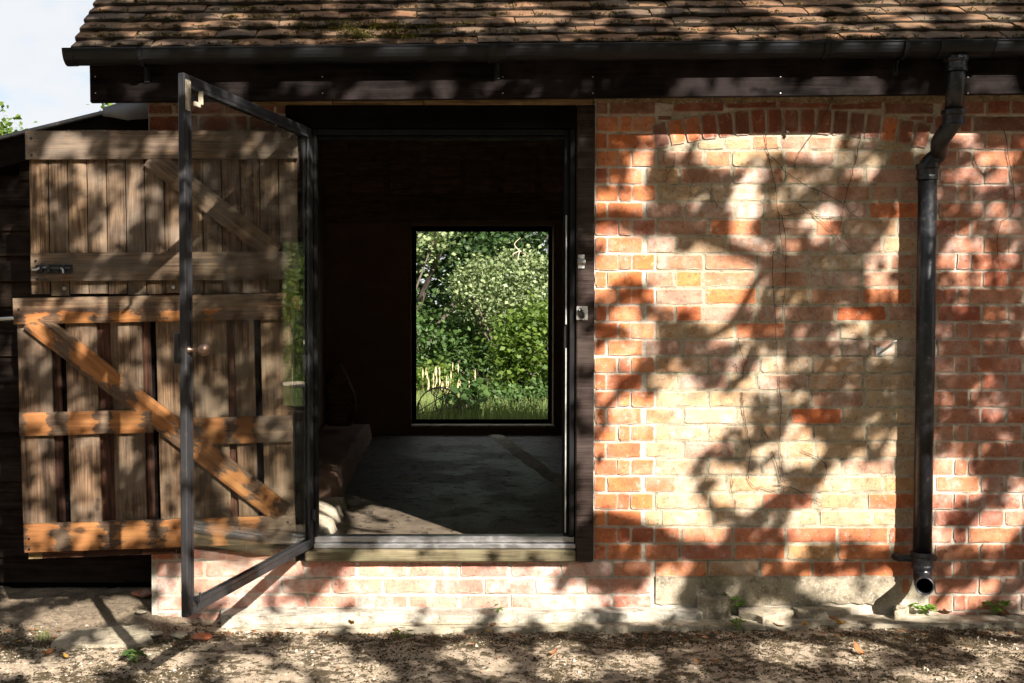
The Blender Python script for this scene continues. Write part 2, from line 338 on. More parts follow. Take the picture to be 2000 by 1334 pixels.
# ------------------------------------------------------------------ ground
def grid_axis(lo, hi, f0, f1, step, far=1.35):
    a = list(np.arange(f0, f1 + 1e-6, step)); d = step
    while a[-1] < hi: d *= far; a.append(a[-1] + d)
    d = step; b = []; x = f0
    while x > lo: d *= far; x -= d; b.append(x)
    return np.array(b[::-1] + a)
def ground_h(x, y):
    h = .010 * mnoise.fractal((x * 2.1, y * 2.1, 0), .9, 2.1, 3) + .0055 * mnoise.fractal((x * 17, y * 17, 3), .8, 2.1, 4)
    if y > -.30 and x < -1.0:                                       # the earth rises towards the shed
        h += .035 * min(1, max(0, (y + .30) / .55)) * min(1, (-1.0 - x) / .15) + .01 * mnoise.noise((x * 5, y * 7, 1)) * min(1, (y + .30) / .2)
    return h
def make_ground():
    xs = grid_axis(-300, 300, -2.35, 2.75, .0135); ys = grid_axis(-300, 300, -1.05, .45, .0135)
    vs = []
    for y in ys:
        near = -1.3 < y < .6
        for x in xs:
            if near and -2.6 < x < 3.0: z = ground_h(x, y) - .008
            else: z = -.012
            vs.append((x, y, z))
    nx, ny = len(xs), len(ys)
    fs = [(j * nx + i, j * nx + i + 1, (j + 1) * nx + i + 1, (j + 1) * nx + i) for j in range(ny - 1) for i in range(nx - 1)]
    t = NT('mossy_concrete_ground'); p = t.pos()
    n1 = t.noise(p, 3.0, 6, .62, .3); n2 = t.noise(p, 22, 8, .70, .2); n3 = t.noise(p, 110, 5, .65); n4 = t.noise(p, 420, 2, .6)
    vo = t.node('ShaderNodeTexVoronoi', {'feature': 'F1'}, Vector=p, Scale=95.0)
    stone = t.ramp(vo.outputs['Color'], [(0, (.22, .165, .11)), (.4, (.34, .27, .19)), (.75, (.44, .37, .28)), (1, (.58, .50, .40))])
    col = t.mix(t.rng(n3, .35, .65), (.33, .25, .165), stone)
    col = t.mix(t.rng(n4, .55, .7, 0, .6), col, (.10, .075, .05))
    sy = t.node('ShaderNodeSeparateXYZ', None, Vector=p)
    band = t.rng(t.math('ABSOLUTE', t.math('ADD', sy.outputs[1], .30)), .0, .12, .06, 0)       # moss grows in the damp strip before the kerb
    mm = t.math('ADD', t.math('MULTIPLY', n1, .45), t.math('ADD', t.math('MULTIPLY', n2, .75), band))
    moss = t.math('MULTIPLY', t.rng(mm, .60, .655), t.rng(n3, .32, .52, .25, 1))
    col = t.mix(t.math('MULTIPLY', moss, .92), col, t.mix(n3, (.030, .022, .011), (.085, .062, .026)))
    earth = t.math('MULTIPLY', t.rng(sy.outputs[0], -1.15, -1.02, 1, 0), t.rng(sy.outputs[1], -.30, -.22, 0, 1))
    col = t.mix(earth, col, t.mix(t.rng(n3, .35, .7), t.mix(n2, (.21, .155, .10), (.33, .26, .18)), (.13, .095, .065)))
    lawn = t.rng(sy.outputs[1], 5.6, 6.2); col = t.mix(lawn, col, (.06, .085, .022))
    h = t.math('ADD', t.math('MULTIPLY', n3, .8), t.math('ADD', t.math('MULTIPLY', moss, .9), t.math('MULTIPLY', n4, .35)))
    m = t.done(col, .95, t.bump(h, .010, .9), spec=.15)
    me = bpy.data.meshes.new('ground'); me.from_pydata(vs, [], fs); me.polygons.foreach_set('use_smooth', [True] * len(fs)); me.update()
    o = link('ground', me, m); tag(o, kind='structure')
make_ground()

# ------------------------------------------------------------------ the barn: walls
COURSE = 0.07387; Z0 = Zp(292.5)                               # bed joint under the arch springing; courses count down from it
XL, XD0, XD1, XR = X(292), X(575), X(1160), 6.0
ZSILL, ZHEAD = Zp(1096), Zp(206)
barn = tag(empty('barn', (0, 0, 0)), 'old red brick barn with clay tile roof and open black-framed doorway', 'barn')

core = MB()
core.box(XL, XD0, .0055, .235, -.05, 2.27); core.box(XD1, XR, .0055, .235, -.05, 2.27)
core.box(XD0, XD1, .0055, .235, -.05, ZSILL - .004); core.box(XD0, XD1, .03, .235, ZHEAD + .02, 2.27)
wall = core.build('front_wall', M_MORTAR, barn)

def brick_mesh(w, h, seed):
    rr = random.Random(seed); nx = max(3, int(round(w / .032)) + 1); nz = 4; m = MB(); dp = .06
    nx = max(5, int(round(w / .045)) + 3); nz = 5; iw = .0075 / w; ih = .0075 / h
    US = [0] + [iw + (1 - 2 * iw) * q / (nx - 3) for q in range(nx - 2)] + [1]; VS = [0] + [ih + (1 - 2 * ih) * q / (nz - 3) for q in range(nz - 2)] + [1]
    vs = []; a = []
    for j in range(nz):
        for i in range(nx):
            u = US[i]; v = VS[j]; e = (i in (0, nx - 1)) or (j in (0, nz - 1)); c = (i in (0, nx - 1)) and (j in (0, nz - 1))
            jx = rr.uniform(-.0022, .0022); jz = rr.uniform(-.0020, .0020)
            x = (u - .5) * w + jx; z = (v - .5) * h + jz; y = rr.uniform(-.0012, .0012)
            if e: y += .0014 + rr.uniform(-.001, .0015)
            if c:
                q = rr.choice((.001, .001, .0015, .002, .012)); x -= math.copysign(min(q, w * .2), x); z -= math.copysign(q * .6, z); y += q * .4
            vs.append((x, y, z)); a.append(0.0 if e else 1.0)
    fs = [(j * nx + i, j * nx + i + 1, (j + 1) * nx + i + 1, (j + 1) * nx + i) for j in range(nz - 1) for i in range(nx - 1)]
    ring = [i for i in range(nx)] + [j * nx + nx - 1 for j in range(1, nz)] + [(nz - 1) * nx + i for i in range(nx - 2, -1, -1)] + [j * nx for j in range(nz - 2, 0, -1)]
    b = len(vs); k = len(ring)
    for q in ring: p = vs[q]; vs.append((p[0], dp, p[2])); a.append(0.0)
    fs += [(ring[i], b + i, b + (i + 1) % k, ring[(i + 1) % k]) for i in range(k)]
    m.add(vs, fs, a); return m
BR_CLASSES = {'s': .215, 't': .16, 'h': .102, 'v': .07, 'q': .05}
POOL = {}
def brick_data(kind, mat):
    key = (kind, mat.name)
    if key not in POOL:
        POOL[key] = []
        for s in range(6):
            me = brick_mesh(BR_CLASSES[kind], .065, hash(kind) % 97 * 0 + s * 13 + ord(kind)).mesh('brick', attr=True); me.materials.append(mat); POOL[key].append(me)
    return random.choice(POOL[key])
N_BR = [0]; REST = {}
def brick(x0, x1, z0, z1, mat, parent, proud=0.0, rot=0.0, cx=None, cz=None, rest=False, name='brick'):
    w = x1 - x0; h = z1 - z0
    if w < .012 or h < .008: return
    kind = min(BR_CLASSES, key=lambda k: abs(BR_CLASSES[k] - w))
    loc = ((x0 + x1) / 2 if cx is None else cx, -proud + random.uniform(-.002, .002), (z0 + z1) / 2 if cz is None else cz)
    sc = (w / BR_CLASSES[kind], 1, h / .065); me = brick_data(kind, mat)
    ro = (random.uniform(-.006, .006), rot + random.uniform(-.006, .006), random.uniform(-.006, .006))
    if random.random() < .5 and rot == 0: sc = (sc[0], 1, sc[2])
    if rest:
        REST.setdefault((parent.name, mat.name), []).append((me, Matrix.LocRotScale(Vector(loc), Matrix.Rotation(0, 3, 'X'), Vector(sc)))); return
    N_BR[0] += 1
    return link(name, me, None, parent, loc, ro, sc)

J = .0085                                                        # joint
def zrow(k): return Z0 - COURSE * k, Z0 - COURSE * (k + 1)         # top and bottom of course k below Z0 (negative k: above)
def xr(a, b): return X(a), X(b)
def row(cells, k, mat, parent, jit=1.2, zc=None, **kw):
    zt, zb = zrow(k); zt -= J * .5; zb += J * .5
    for (a, b) in cells:
        x0, x1 = X(a + random.uniform(-jit, jit)), X(b + random.uniform(-jit, jit))
        brick(x0, x1, zb + random.uniform(-.001, .001), zt + random.uniform(-.001, .001), mat, parent, **kw)

# the blocked opening under its arch
AX, HALF, RISE = (X(1278) + X(1806)) / 2, (X(1806) - X(1278)) / 2, .068
AR = (HALF * HALF + RISE * RISE) / (2 * RISE); SPRING = Zp(291); AZ = SPRING + RISE - AR
def soffit(x): return AZ + math.sqrt(max(0, AR * AR - (x - AX) ** 2))
def extrados(x): return AZ + math.sqrt(max(0, (AR + .103) ** 2 - (x - AX) ** 2))
infm = MB(); infm.box(X(1282), X(1800), .0048, .10, .08, Z0 + .06)
infill = infm.build('blocked_opening', M_MORTAR2, barn)
tag(infill, 'bricked-up arched opening in tan lime-smeared brick')
NV = 17
for i in range(NV):                                              # voussoirs
    an = (i + .5) / NV * 2 - 1; th = an * math.asin(HALF / AR)
    r0 = AR + .052; w = 2 * math.asin(HALF / AR) * AR / NV - .009
    cx, cz = AX + r0 * math.sin(th), AZ + r0 * math.cos(th)
    o = brick(-w / 2, w / 2, -.052, .052, M_DARKBR if random.random() < .8 else M_ORANGE, wall, .002, th, cx, cz, name='arch_brick')
right_rows = [[(1822, 1866), (1870, 1893), (1897, 1998)], [(1833, 1917), (1921, 1966), (1970, 2058)]]
for k in range(-3, 27):
    zt, zb = zrow(k); odd = k % 2
    dk = k < -1
    # quoin strip beside the doorway
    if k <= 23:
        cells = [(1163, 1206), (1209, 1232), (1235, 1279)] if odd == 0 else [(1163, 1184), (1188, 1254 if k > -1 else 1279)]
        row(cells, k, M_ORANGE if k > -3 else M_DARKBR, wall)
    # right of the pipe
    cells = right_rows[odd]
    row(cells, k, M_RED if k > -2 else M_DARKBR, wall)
    row([(2062 + 104 * i + (50 if odd else -58), 2062 + 104 * i + 100 + (50 if odd else -58)) for i in range(0, 20)], k, M_RED, wall, rest=True)
    if k < 0:                                                    # between arch and eaves, cut to the curve
        x = 1283 + (30 if odd else 0)
        while x < 1815:
            xe = min(x + ((26 if abs(X(x) - AX) > HALF - .22 else 52) if k > -3 else 98), 1818); xm0, xm1 = X(x), X(xe)
            ez = max(extrados(xm0), extrados(xm1), extrados((xm0 + xm1) / 2) if xm0 < AX < xm1 else 0) if abs((xm0 + xm1) / 2 - AX) < HALF + .05 else 0
            lo = max(zb + J * .5, ez + .004)
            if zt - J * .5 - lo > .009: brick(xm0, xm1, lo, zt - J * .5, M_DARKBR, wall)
            x = xe + 4.5
    if -1 <= k <= 25:                                            # infill
        x = (1283 if odd == 0 else 1263) if k >= 0 else 1300
        xend = 1818 if odd == 0 else 1829
        if k == 25: x = 1286; xend = 1783
        first = True
        while x < xend - 6:
            L = 98 + random.uniform(-3, 3)
            if k <= -1: L *= .5
            if first: L = (98 if odd == 0 else 66) + random.uniform(-14, 6); first = False
            if random.random() < .12: L *= .5
            xe = min(x + L, xend)
            if xend - xe < 22: xe = xend
            x0, x1 = X(x), X(xe); top = zt - J * .5
            if k <= 0: top = min(top, soffit(x0) - .008 if abs(x0 - AX) > abs(x1 - AX) else soffit(x1) - .008)
            redder = random.random() < (.8 if k >= 22 else (.17 if 8 <= k <= 15 else .06))
            brick(x0, x1, zb + J * .5, top, M_ORANGE if redder else (M_TAN if random.random() < (.85 if k > 14 else (.5 if k > 10 or k < 1 else .22)) else M_BROWN), infill, -.0015)
            x = xe + 5.0
# plinth courses under the door and the corner pier
for k in range(24, 28):
    off = -52 if k % 2 else 0
    x = 302
    while x < (1279 if k < 26 else 1276):
        xe = x + (100 if x > 302 else (48 if k % 2 else 98))
        if 1279 - xe < 30: xe = 1279
        if k == 27 and x > 420: break
        row([(x, xe - 4.5)], k, M_PINK if x < 1150 else M_RED, wall)
        x = xe
for k in range(24, 28): row(right_rows[k % 2] if k > 26 else [], k, M_RED, wall)
for k in range(-3, 24):                                          # pier behind the stable doors
    x = 294; first = True
    while x < 574:
        xe = min(x + ((50 if k % 2 else 98) if first else 98), 574); first = False
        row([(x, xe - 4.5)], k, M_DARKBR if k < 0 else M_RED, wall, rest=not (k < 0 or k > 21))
        x = xe
for (pn, mn), items in REST.items():
    m = MB()
    for me, mat4 in items:
        vs = [mat4 @ v.co for v in me.vertices]; at_ = [d.value for d in me.attributes['wear'].data]
        m.add(vs, [tuple(p.vertices) for p in me.polygons], at_)
    tag(m.build('brickwork', bpy.data.materials[mn], bpy.data.objects[pn], attr=True), kind='stuff')
# mortar bed under the eaves and the pale battens over the door head
m = MB()
def ragged(m, x0, x1, y0, y1, zt, zb, amp=.012, step=.05, seed=0):   # a strip with a ragged lower edge
    n = max(2, int((x1 - x0) / step)); vs = []
    for i in range(n + 1):
        x = x0 + (x1 - x0) * i / n; z = zb + amp * mnoise.noise((x * 9, seed, .5)) + amp * .5 * mnoise.noise((x * 31, seed, 2.5))
        w_ = zt - (amp * .9 * abs(mnoise.noise((x * 7, seed, 7.5))) if seed == 5 else 0); vs += [(x, y0, w_), (x, y0 + .003, z), (x, y1, w_), (x, y1, z)]
    fs = []
    for i in range(n):
        a = i * 4; b = a + 4; fs += [(a, a + 1, b + 1, b), (a + 1, a + 3, b + 3, b + 1), (a, b, b + 2, a + 2)]
    fs += [(0, 2, 3, 1), (n * 4, n * 4 + 1, n * 4 + 3, n * 4 + 2)]
    m.add(vs, fs)
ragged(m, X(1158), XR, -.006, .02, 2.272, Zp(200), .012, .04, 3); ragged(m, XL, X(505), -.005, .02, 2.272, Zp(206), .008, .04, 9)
m.build('mortar_bed', mortar_mat('eaves_shade_mortar', (.27, .195, .105), (.15, .10, .055), 0), barn)  # mortar colour browned to put the eaves shade into the strip
for a, b in ((507, 652), (653, 828), (829, 1156)):
    MB().box(X(a), X(b) - .002, -.022, .028, Zp(208), Zp(188), .003).build('batten', M_BATTEN, barn)
# cement skirt of the blocked opening
m = MB(); ragged(m, X(1283), X(1768), -.006, .008, Zp(1124), Zp(1178), .018, .03, 5); m.build('render_skirt', M_RENDER, barn)

# other walls, floor, wall plate
def plaster():
    t = NT('dark_red_plaster'); p = t.pos(); n = t.noise(p, 5, 6, .65)
    return t.done(t.mix(n, (.17, .10, .068), (.30, .185, .13)), .9, t.bump(t.noise(p, 40, 5, .65), .006), spec=.15)
M_PLASTER = plaster()
m = MB(); m.box(XL, XL + .235, .24, 5.20, -.05, 2.27); m.add([(XL, .0, 2.27), (XL, 5.44, 2.27), (XL, 2.6, 4.62), (XL + .235, .0, 2.27), (XL + .235, 5.44, 2.27), (XL + .235, 2.6, 4.62)], [(0, 2, 1), (3, 4, 5), (0, 1, 4, 3), (0, 3, 5, 2), (1, 2, 5, 4)])
m.build('side_wall', M_PLASTER, barn)
m = MB(); m.box(XR - .235, XR, .24, 5.20, -.05, 2.27); m.add([(XR - .235, .0, 2.27), (XR - .235, 5.44, 2.27), (XR - .235, 2.6, 4.62), (XR, .0, 2.27), (XR, 5.44, 2.27), (XR, 2.6, 4.62)], [(0, 2, 1), (3, 4, 5), (0, 1, 4, 3), (0, 3, 5, 2), (1, 2, 5, 4)])
m.build('side_wall', M_PLASTER, barn)
BY = 5.20                                                        # inner face of the back wall
WX0, WX1, WZ0, WZ1 = X(803, BY), X(1084, BY), Zp(832, BY), Zp(440, BY)
V0, V1 = 2.75, 3.95                                              # a second window further along, seen only in the door's glass
m = MB(); m.box(XL, WX0, BY, BY + .24, -.05, 2.35); m.box(WX1, V0, BY, BY + .24, -.05, 2.35); m.box(V1, XR, BY, BY + .24, -.05, 2.35)
for a, b in ((WX0, WX1), (V0, V1)): m.box(a, b, BY, BY + .24, -.05, WZ0); m.box(a, b, BY, BY + .24, WZ1, 2.35)
m.build('back_wall', M_PLASTER, barn)
def floor_mat():
    t = NT('worn_barn_floor'); p = t.pos(); n1 = t.rng(t.noise(p, 1.9, 7, .66), .3, .7); n2 = t.noise(p, 30, 6, .65)
    pit = t.rng(t.noise(t.mapv(p, (1, .8, 1)), 15, 4, .6), .57, .62)
    col = t.mix(n1, (.050, .037, .025), (.165, .128, .088)); col = t.mix(t.rng(n2, .4, .7, 0, .4), col, (.10, .08, .06)); col = t.mix(t.math('MULTIPLY', pit, .75), col, (.035, .025, .02))
    h = t.math('SUBTRACT', t.math('MULTIPLY', n2, .5), t.math('MULTIPLY', pit, 1.0))
    return t.done(col, t.rng(n1, .3, .7, .50, .68), t.bump(h, .010), spec=.25)
M_FLOOR = floor_mat(); ZF = .21
fl = MB(); fl.box(XL + .236, XR - .236, .236, BY - .001, .0, ZF); floor = fl.build('floor', M_FLOOR, barn)
pts = [(X(965, BY), BY - .02), (.62, 4.4), (.72, 3.4), (.86, 2.2), (.98, 1.2), (1.05, .5)]   # mortar ridge along the floor
MB().tube(spline([(p[0] + random.uniform(-.012, .012), p[1], 0) for p in pts], 6), [.07 + .012 * math.sin(q * 2.1) for q in range(31)], 12).build('floor_ridge', M_PUTTY, barn, smooth=True, loc=(0, 0, ZF - .004), scale=(1, 1, .22))
# low masonry ledge along the left wall, its worn end in the sun
def lump(name, x0, x1, y0, y1, z0, z1, mat, seed, n=14, amp=.03, rnd=.35):
    vs = []; fs = []
    for j in range(n + 1):
        for i in range(n + 1):
            u = i / n; v = j / n
            e = min(u, 1 - u, v, 1 - v) / rnd; top = min(1, e) ** .35
            x = x0 + (x1 - x0) * u; y = y0 + (y1 - y0) * v; q = mnoise.noise((x * 7, y * 7, seed))
            vs.append((x + amp * mnoise.noise((x * 5, y * 5, seed + 9)), y + amp * q, z0 + (z1 - z0) * top + amp * q * .6))
    fs = [(j * (n + 1) + i, j * (n + 1) + i + 1, (j + 1) * (n + 1) + i + 1, (j + 1) * (n + 1) + i) for j in range(n) for i in range(n)]
    return MB().add(vs, fs).build(name, mat, barn, smooth=True)
lump('masonry_ledge', XL + .24, -.56, 1.50, 5.1, ZF - .02, ZF + .15, M_PLASTER, 2, 18, .02, .08)
lump('ledge_toe', XL + .24, -.50, .62, 1.55, ZF - .03, ZF + .12, M_CONC, 6, 16, .03, .4)
# back windows
for wx0, wx1 in ((WX0, WX1), (V0, V1)):
    m = MB(); y0, y1, tk = BY + .13, BY + .19, .045
    m.box(wx0, wx0 + tk, y0, y1, WZ0, WZ1, .004); m.box(wx1 - tk, wx1, y0, y1, WZ0, WZ1, .004)
    m.box(wx0 + tk, wx1 - tk, y0, y1, WZ0, WZ0 + tk, .004); m.box(wx0 + tk, wx1 - tk, y0, y1, WZ1 - tk, WZ1, .004)
    fr = m.build('back_window', M_BLACKWD, barn)
    m = MB(); m.box(wx0 + .002, wx1 - .002, BY - .02, BY + .129, WZ0 - .012, WZ0 + .008, .004); m.build('window_sill', M_PUTTY, fr)
    m = MB(); m.box(wx1 - .014, wx1 - .001, BY - .006, BY + .128, WZ0 + .010, WZ1 - .002, .003); m.build('reveal_lining', M_BATTEN, fr)
# rafters, boards
PIT = math.atan2(.052, .062); EY, EZ = -.235, 2.424; RIDGE_Y = 2.6; RZ = EZ + (RIDGE_Y - EY) * math.tan(PIT)

# ------------------------------------------------------------------ roof
ROLL = -.0092
def roll_part(name, mb, mat, **kw): return mb.build(name, mat, barn, loc=(0, 0, 2.3), rot=(0, ROLL, 0), **kw)
XV = -1.487
m = MB()
tp = math.tan(PIT)
def slab(m, x0, x1, ya, yb, dz0, dz1, back=False):
    def zz(y): return EZ - 2.3 + ((y - EY) if not back else (2 * RIDGE_Y - EY - y)) * tp
    vs = [(x, y, zz(y) + d) for x in (x0, x1) for y in (ya, yb) for d in (dz0, dz1)]
    m.add(vs, [(0, 1, 3, 2), (4, 6, 7, 5), (0, 4, 5, 1), (2, 3, 7, 6), (0, 2, 6, 4), (1, 5, 7, 3)])
slab(m, XV + .03, XR + .2, EY + .05, RIDGE_Y, -.075, -.045); slab(m, XV + .03, XR + .2, RIDGE_Y, 2 * RIDGE_Y - EY - .05, -.075, -.045, True)
roof = roll_part('roof', m, M_RAFTER)
for i in range(17):                                              # rafters
    x = X(830, BY) + .344 * i - .344 * 2
    if x > XR - .3: break
    m = MB(); slab(m, x - .025, x + .025, .05, RIDGE_Y, -.18, -.0755); slab(m, x - .025, x + .025, RIDGE_Y, BY + .1, -.18, -.0755, True); m.build('rafter', M_RAFTER, roof)
for i in range(9):                                               # lining boards between, seen from below as laps
    y = BY - .15 - i * .27; m = MB(); slab(m, XL + .24, XR - .24, y - .25, y, -.088, -.0755, True); m.build('lining_board', M_RAFTER, roof)
m = MB(); m.box(XL + .24, XR - .24, BY - .10, BY - .001, Zp(452, BY) - 2.3 + .08, Zp(415, BY) - 2.3 + .16, .006); m.build('wall_plate', M_RAFTER, roof)

def tile_mesh(seed, w=.163, L=.255, th=.0145):
    rr = random.Random(seed); nx = 6; ny = 4; top = []; bot = []; a = []
    cam_ = rr.uniform(.001, .006)
    for j in range(ny):
        for i in range(nx):
            u = i / (nx - 1) - .5; v = (0, .05, .35, 1)[j]
            x = u * w + rr.uniform(-.001, .001); y = v * L + (rr.uniform(-.004, .003) if j == 0 else 0)
            z = -cam_ * (u * 2) ** 2 + rr.uniform(-.0006, .0008) - (.003 if j == 0 else 0)
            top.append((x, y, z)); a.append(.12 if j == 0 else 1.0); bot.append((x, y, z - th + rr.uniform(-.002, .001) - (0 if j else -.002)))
    vs = top + bot; n = nx * ny
    fs = [(j * nx + i, j * nx + i + 1, (j + 1) * nx + i + 1, (j + 1) * nx + i) for j in range(ny - 1) for i in range(nx - 1)]
    fs += [tuple(n + q for q in f[::-1]) for f in list(fs)]
    ring = list(range(nx)) + [j * nx + nx - 1 for j in range(1, ny)] + [(ny - 1) * nx + i for i in range(nx - 2, -1, -1)] + [j * nx for j in range(ny - 2, 0, -1)]
    k = len(ring); fs += [(ring[i], n + ring[i], n + ring[(i + 1) % k], ring[(i + 1) % k]) for i in range(k)]
    return MB().add(vs, fs, a + [0.0] * n)
TILES = []
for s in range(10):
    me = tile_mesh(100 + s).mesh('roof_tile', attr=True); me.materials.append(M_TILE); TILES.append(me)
GAUGE = math.hypot(.052, .062); TW = .166; TILT = PIT - R(10.5)
far = MB()
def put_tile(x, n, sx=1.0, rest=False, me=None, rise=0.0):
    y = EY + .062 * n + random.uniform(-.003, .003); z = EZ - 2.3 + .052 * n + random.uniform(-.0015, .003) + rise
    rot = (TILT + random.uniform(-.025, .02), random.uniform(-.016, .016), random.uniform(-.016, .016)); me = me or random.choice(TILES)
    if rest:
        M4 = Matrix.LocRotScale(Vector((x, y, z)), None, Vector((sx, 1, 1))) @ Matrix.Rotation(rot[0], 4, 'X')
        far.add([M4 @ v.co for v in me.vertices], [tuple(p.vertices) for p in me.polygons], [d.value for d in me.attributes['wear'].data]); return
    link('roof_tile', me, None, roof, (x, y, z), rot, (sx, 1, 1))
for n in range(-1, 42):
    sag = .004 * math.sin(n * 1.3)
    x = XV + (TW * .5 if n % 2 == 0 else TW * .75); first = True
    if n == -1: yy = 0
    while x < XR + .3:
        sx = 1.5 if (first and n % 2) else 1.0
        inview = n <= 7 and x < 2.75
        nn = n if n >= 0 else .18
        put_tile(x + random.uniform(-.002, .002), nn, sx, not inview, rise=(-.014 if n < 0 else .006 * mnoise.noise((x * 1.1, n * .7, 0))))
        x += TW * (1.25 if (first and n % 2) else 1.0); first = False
# the same tiles on the far slope, mirrored about the ridge
fv = [(v[0], 2 * RIDGE_Y - v[1], v[2]) for v in far.v]; far.add(fv, [f[::-1] for f in list(far.f)], list(far.a))
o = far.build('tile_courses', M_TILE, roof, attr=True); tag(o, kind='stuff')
m = MB(); m.tube([(XV, RIDGE_Y, RZ - 2.3 - .02), (XR + .2, RIDGE_Y, RZ - 2.3 - .02)], .11, 12); m.build('ridge_tile', M_TILE, roof)
# moss in the laps of the tiles
def moss_tufts():
    vs = []; fs = []; a = []
    def tuft(x, y, z, s, k):
        for _ in range(k):
            px, py, pz = x + rng.normal(0, s), y + rng.normal(0, s * .35), z + abs(rng.normal(0, s * .18))
            for _ in range(3):
                an = rng.uniform(0, 6.28); l = rng.uniform(.005, .013); b = len(vs); w = .0022
                dx, dy = math.cos(an), math.sin(an); tz = rng.uniform(.3, 1.0) * l
                vs.extend([(px - dy * w, py + dx * w, pz), (px + dy * w, py - dx * w, pz), (px + dx * l, py + dy * l, pz + tz)]); fs.append((b, b + 1, b + 2)); t = rng.random(); a.extend([t] * 3)
    for n in range(0, 9):
        for q in range(330):
            x = rng.uniform(XV + .05, 2.75); nz = mnoise.noise((x * 1.7, n * .55, 4.2))
            if rng.random() > .32 + 1.2 * max(0, nz) : continue
            tuft(x, EY + .062 * n - .002 + rng.uniform(-.004, .03), EZ - 2.3 + .052 * n + rng.uniform(-.002, .004), rng.uniform(.006, .022), int(rng.integers(4, 16)))
    for q in range(90):                                         # the big cushion
        n = rng.uniform(.0, 2.3); x = X(735, EY) + rng.normal(0, .10 + .03 * n)
        tuft(x, EY + .062 * n, EZ - 2.3 + .052 * n + .006, .018, 14)
    m = MB(); m.add(vs, fs, a); o = m.build('moss', M_MOSS, roof, attr=True); tag(o, 'olive green moss cushions in the tile laps', kind='stuff')
moss_tufts()

# ------------------------------------------------------------------ fascia, soffit, gutter
XF = X(179, -.175); FZ0 = 2.204 - 2.3; XE = XR + .15
m = MB(); m.box(XF, XE, -.175, -.151, FZ0, .118, .003); fascia = roll_part('fascia', m, M_FASCIA)
for px in (190, 631, 981, 1156, 1520, 1884):
    for py in (150, 182):
        y = -.1765; Mx = Matrix.Translation((X(px, -.175), y, Zp(py, -.175) - 2.3 - .0092 * X(px))) @ Matrix.Rotation(R(90), 4, 'X')
        MB().lathe([(.0001, .0015), (.0026, .001), (.003, -.001)], 8, Mx).build('screw', M_ZINC, fascia)
m = MB(); m.box(XF + .022, XE, -.1505, .0, FZ0 + .045, FZ0 + .06); roll_part('soffit', m, M_BLACKWD)
m = MB()                                                         # barge board up the gable
vs = []
for y in (-.1505, RIDGE_Y, 2 * RIDGE_Y + .1505):
    z = EZ - 2.3 - .02 + (min(y, 2 * RIDGE_Y - y) - EY) * tp
    for x in (XF + .001, XF + .021): vs += [(x, y, z), (x, y, z - .19)]
fs = []
for i in (0, 1):
    a = i * 4; b = a + 4; fs += [(a, a + 1, b + 1, b), (a + 2, b + 2, b + 3, a + 3), (a, b, b + 2, a + 2), (a + 1, a + 3, b + 3, b + 1)]
fs += [(0, 2, 3, 1), (8, 9, 11, 10)]
m.add(vs, fs); roll_part('barge_board', m, M_FASCIA)
def half_round(m, x0, x1, r0, r1, yc, zc, n=12, lip=.006):
    prof = [(yc + r1 * math.cos(math.pi + math.pi * i / n), zc + r1 * math.sin(math.pi + math.pi * i / n)) for i in range(n + 1)]
    inn = [(yc + r0 * math.cos(math.pi + math.pi * i / n), zc + r0 * math.sin(math.pi + math.pi * i / n)) for i in range(n, -1, -1)]
    prof = prof + inn; k = len(prof)
    vs = [(x0, p[0], p[1]) for p in prof] + [(x1, p[0], p[1]) for p in prof]
    fs = [(i, (i + 1) % k, k + (i + 1) % k, k + i) for i in range(k)]
    for i in range(n): fs += [(i, k - 1 - i, k - 2 - i, i + 1), (k + i, k + i + 1, 2 * k - 2 - i, 2 * k - 1 - i)]
    m.add(vs, fs)
GY, GZ, GR = -.237, .0975, .056
m = MB(); half_round(m, XF - .065, XE, GR - .003, GR, GY, GZ)
m.tube([(XF - .065, GY - GR, GZ), (XE, GY - GR, GZ)], .0035, 6)
gutter = roll_part('gutter', m, M_GUTTER, smooth=False)
m = MB(); half_round(m, XF - .072, XF - .030, .0, GR + .004, GY, GZ + .002); m.build('end_cap', M_GUTTER, gutter)
for a, b in ((955, 988), (1822, 1926), (1600, 1612)):
    m = MB(); half_round(m, X(a, GY), X(b, GY), GR + .0005, GR + .005, GY, GZ + .001)
    for e in (a, b): half_round(m, X(e, GY) - .004, X(e, GY) + .004, GR + .001, GR + .0085, GY, GZ + .0015)
    m.build('gutter_union', M_GUTTER, gutter)
for px in (283, 972, 1755):
    m = MB(); x = X(px, GY); half_round(m, x - .008, x + .008, GR + .005, GR + .009, GY, GZ + .001); m.box(x - .012, x + .012, -.1815, -.1755, GZ - .115, GZ - .03, .002)
    m.tube([(x, GY + .03, GZ - .053), (x + .003, -.185, GZ - .075), (x + .003, -.182, GZ - .1)], .006, 6); m.build('gutter_bracket', M_GUTTER, gutter)

# ------------------------------------------------------------------ downpipe
PR = .0375
gx = X(1860, -.235); p_top = Vector((gx, GY, Zp(112, -.235))); xb = X(1808, -.075)
neck = spline([(gx - .002, -.230, Zp(215, -.23)), (gx - .004, -.222, Zp(240, -.22)), (gx - .03, -.175, Zp(275, -.175)), (xb + .035, -.10, Zp(300, -.1)), (xb, -.078, Zp(322, -.08)), (xb, -.075, Zp(350, -.075))], 6)
m = MB(); m.tube([p_top + Vector((0, 0, .035)), (gx, -.236, Zp(160, -.235)), (gx - .002, -.230, Zp(216, -.23))], PR - .002, 20); m.tube(neck, PR - .002, 20)
m.tube([(xb, -.075, Zp(340, -.075)), (xb, -.075, Zp(700, -.075)), (xb - .003, -.075, Zp(1085, -.075))], PR, 24)
pipe = m.build('downpipe', M_IRON, barn, smooth=True); tag(pipe, 'black cast iron downpipe with swan neck and turned-out shoe')
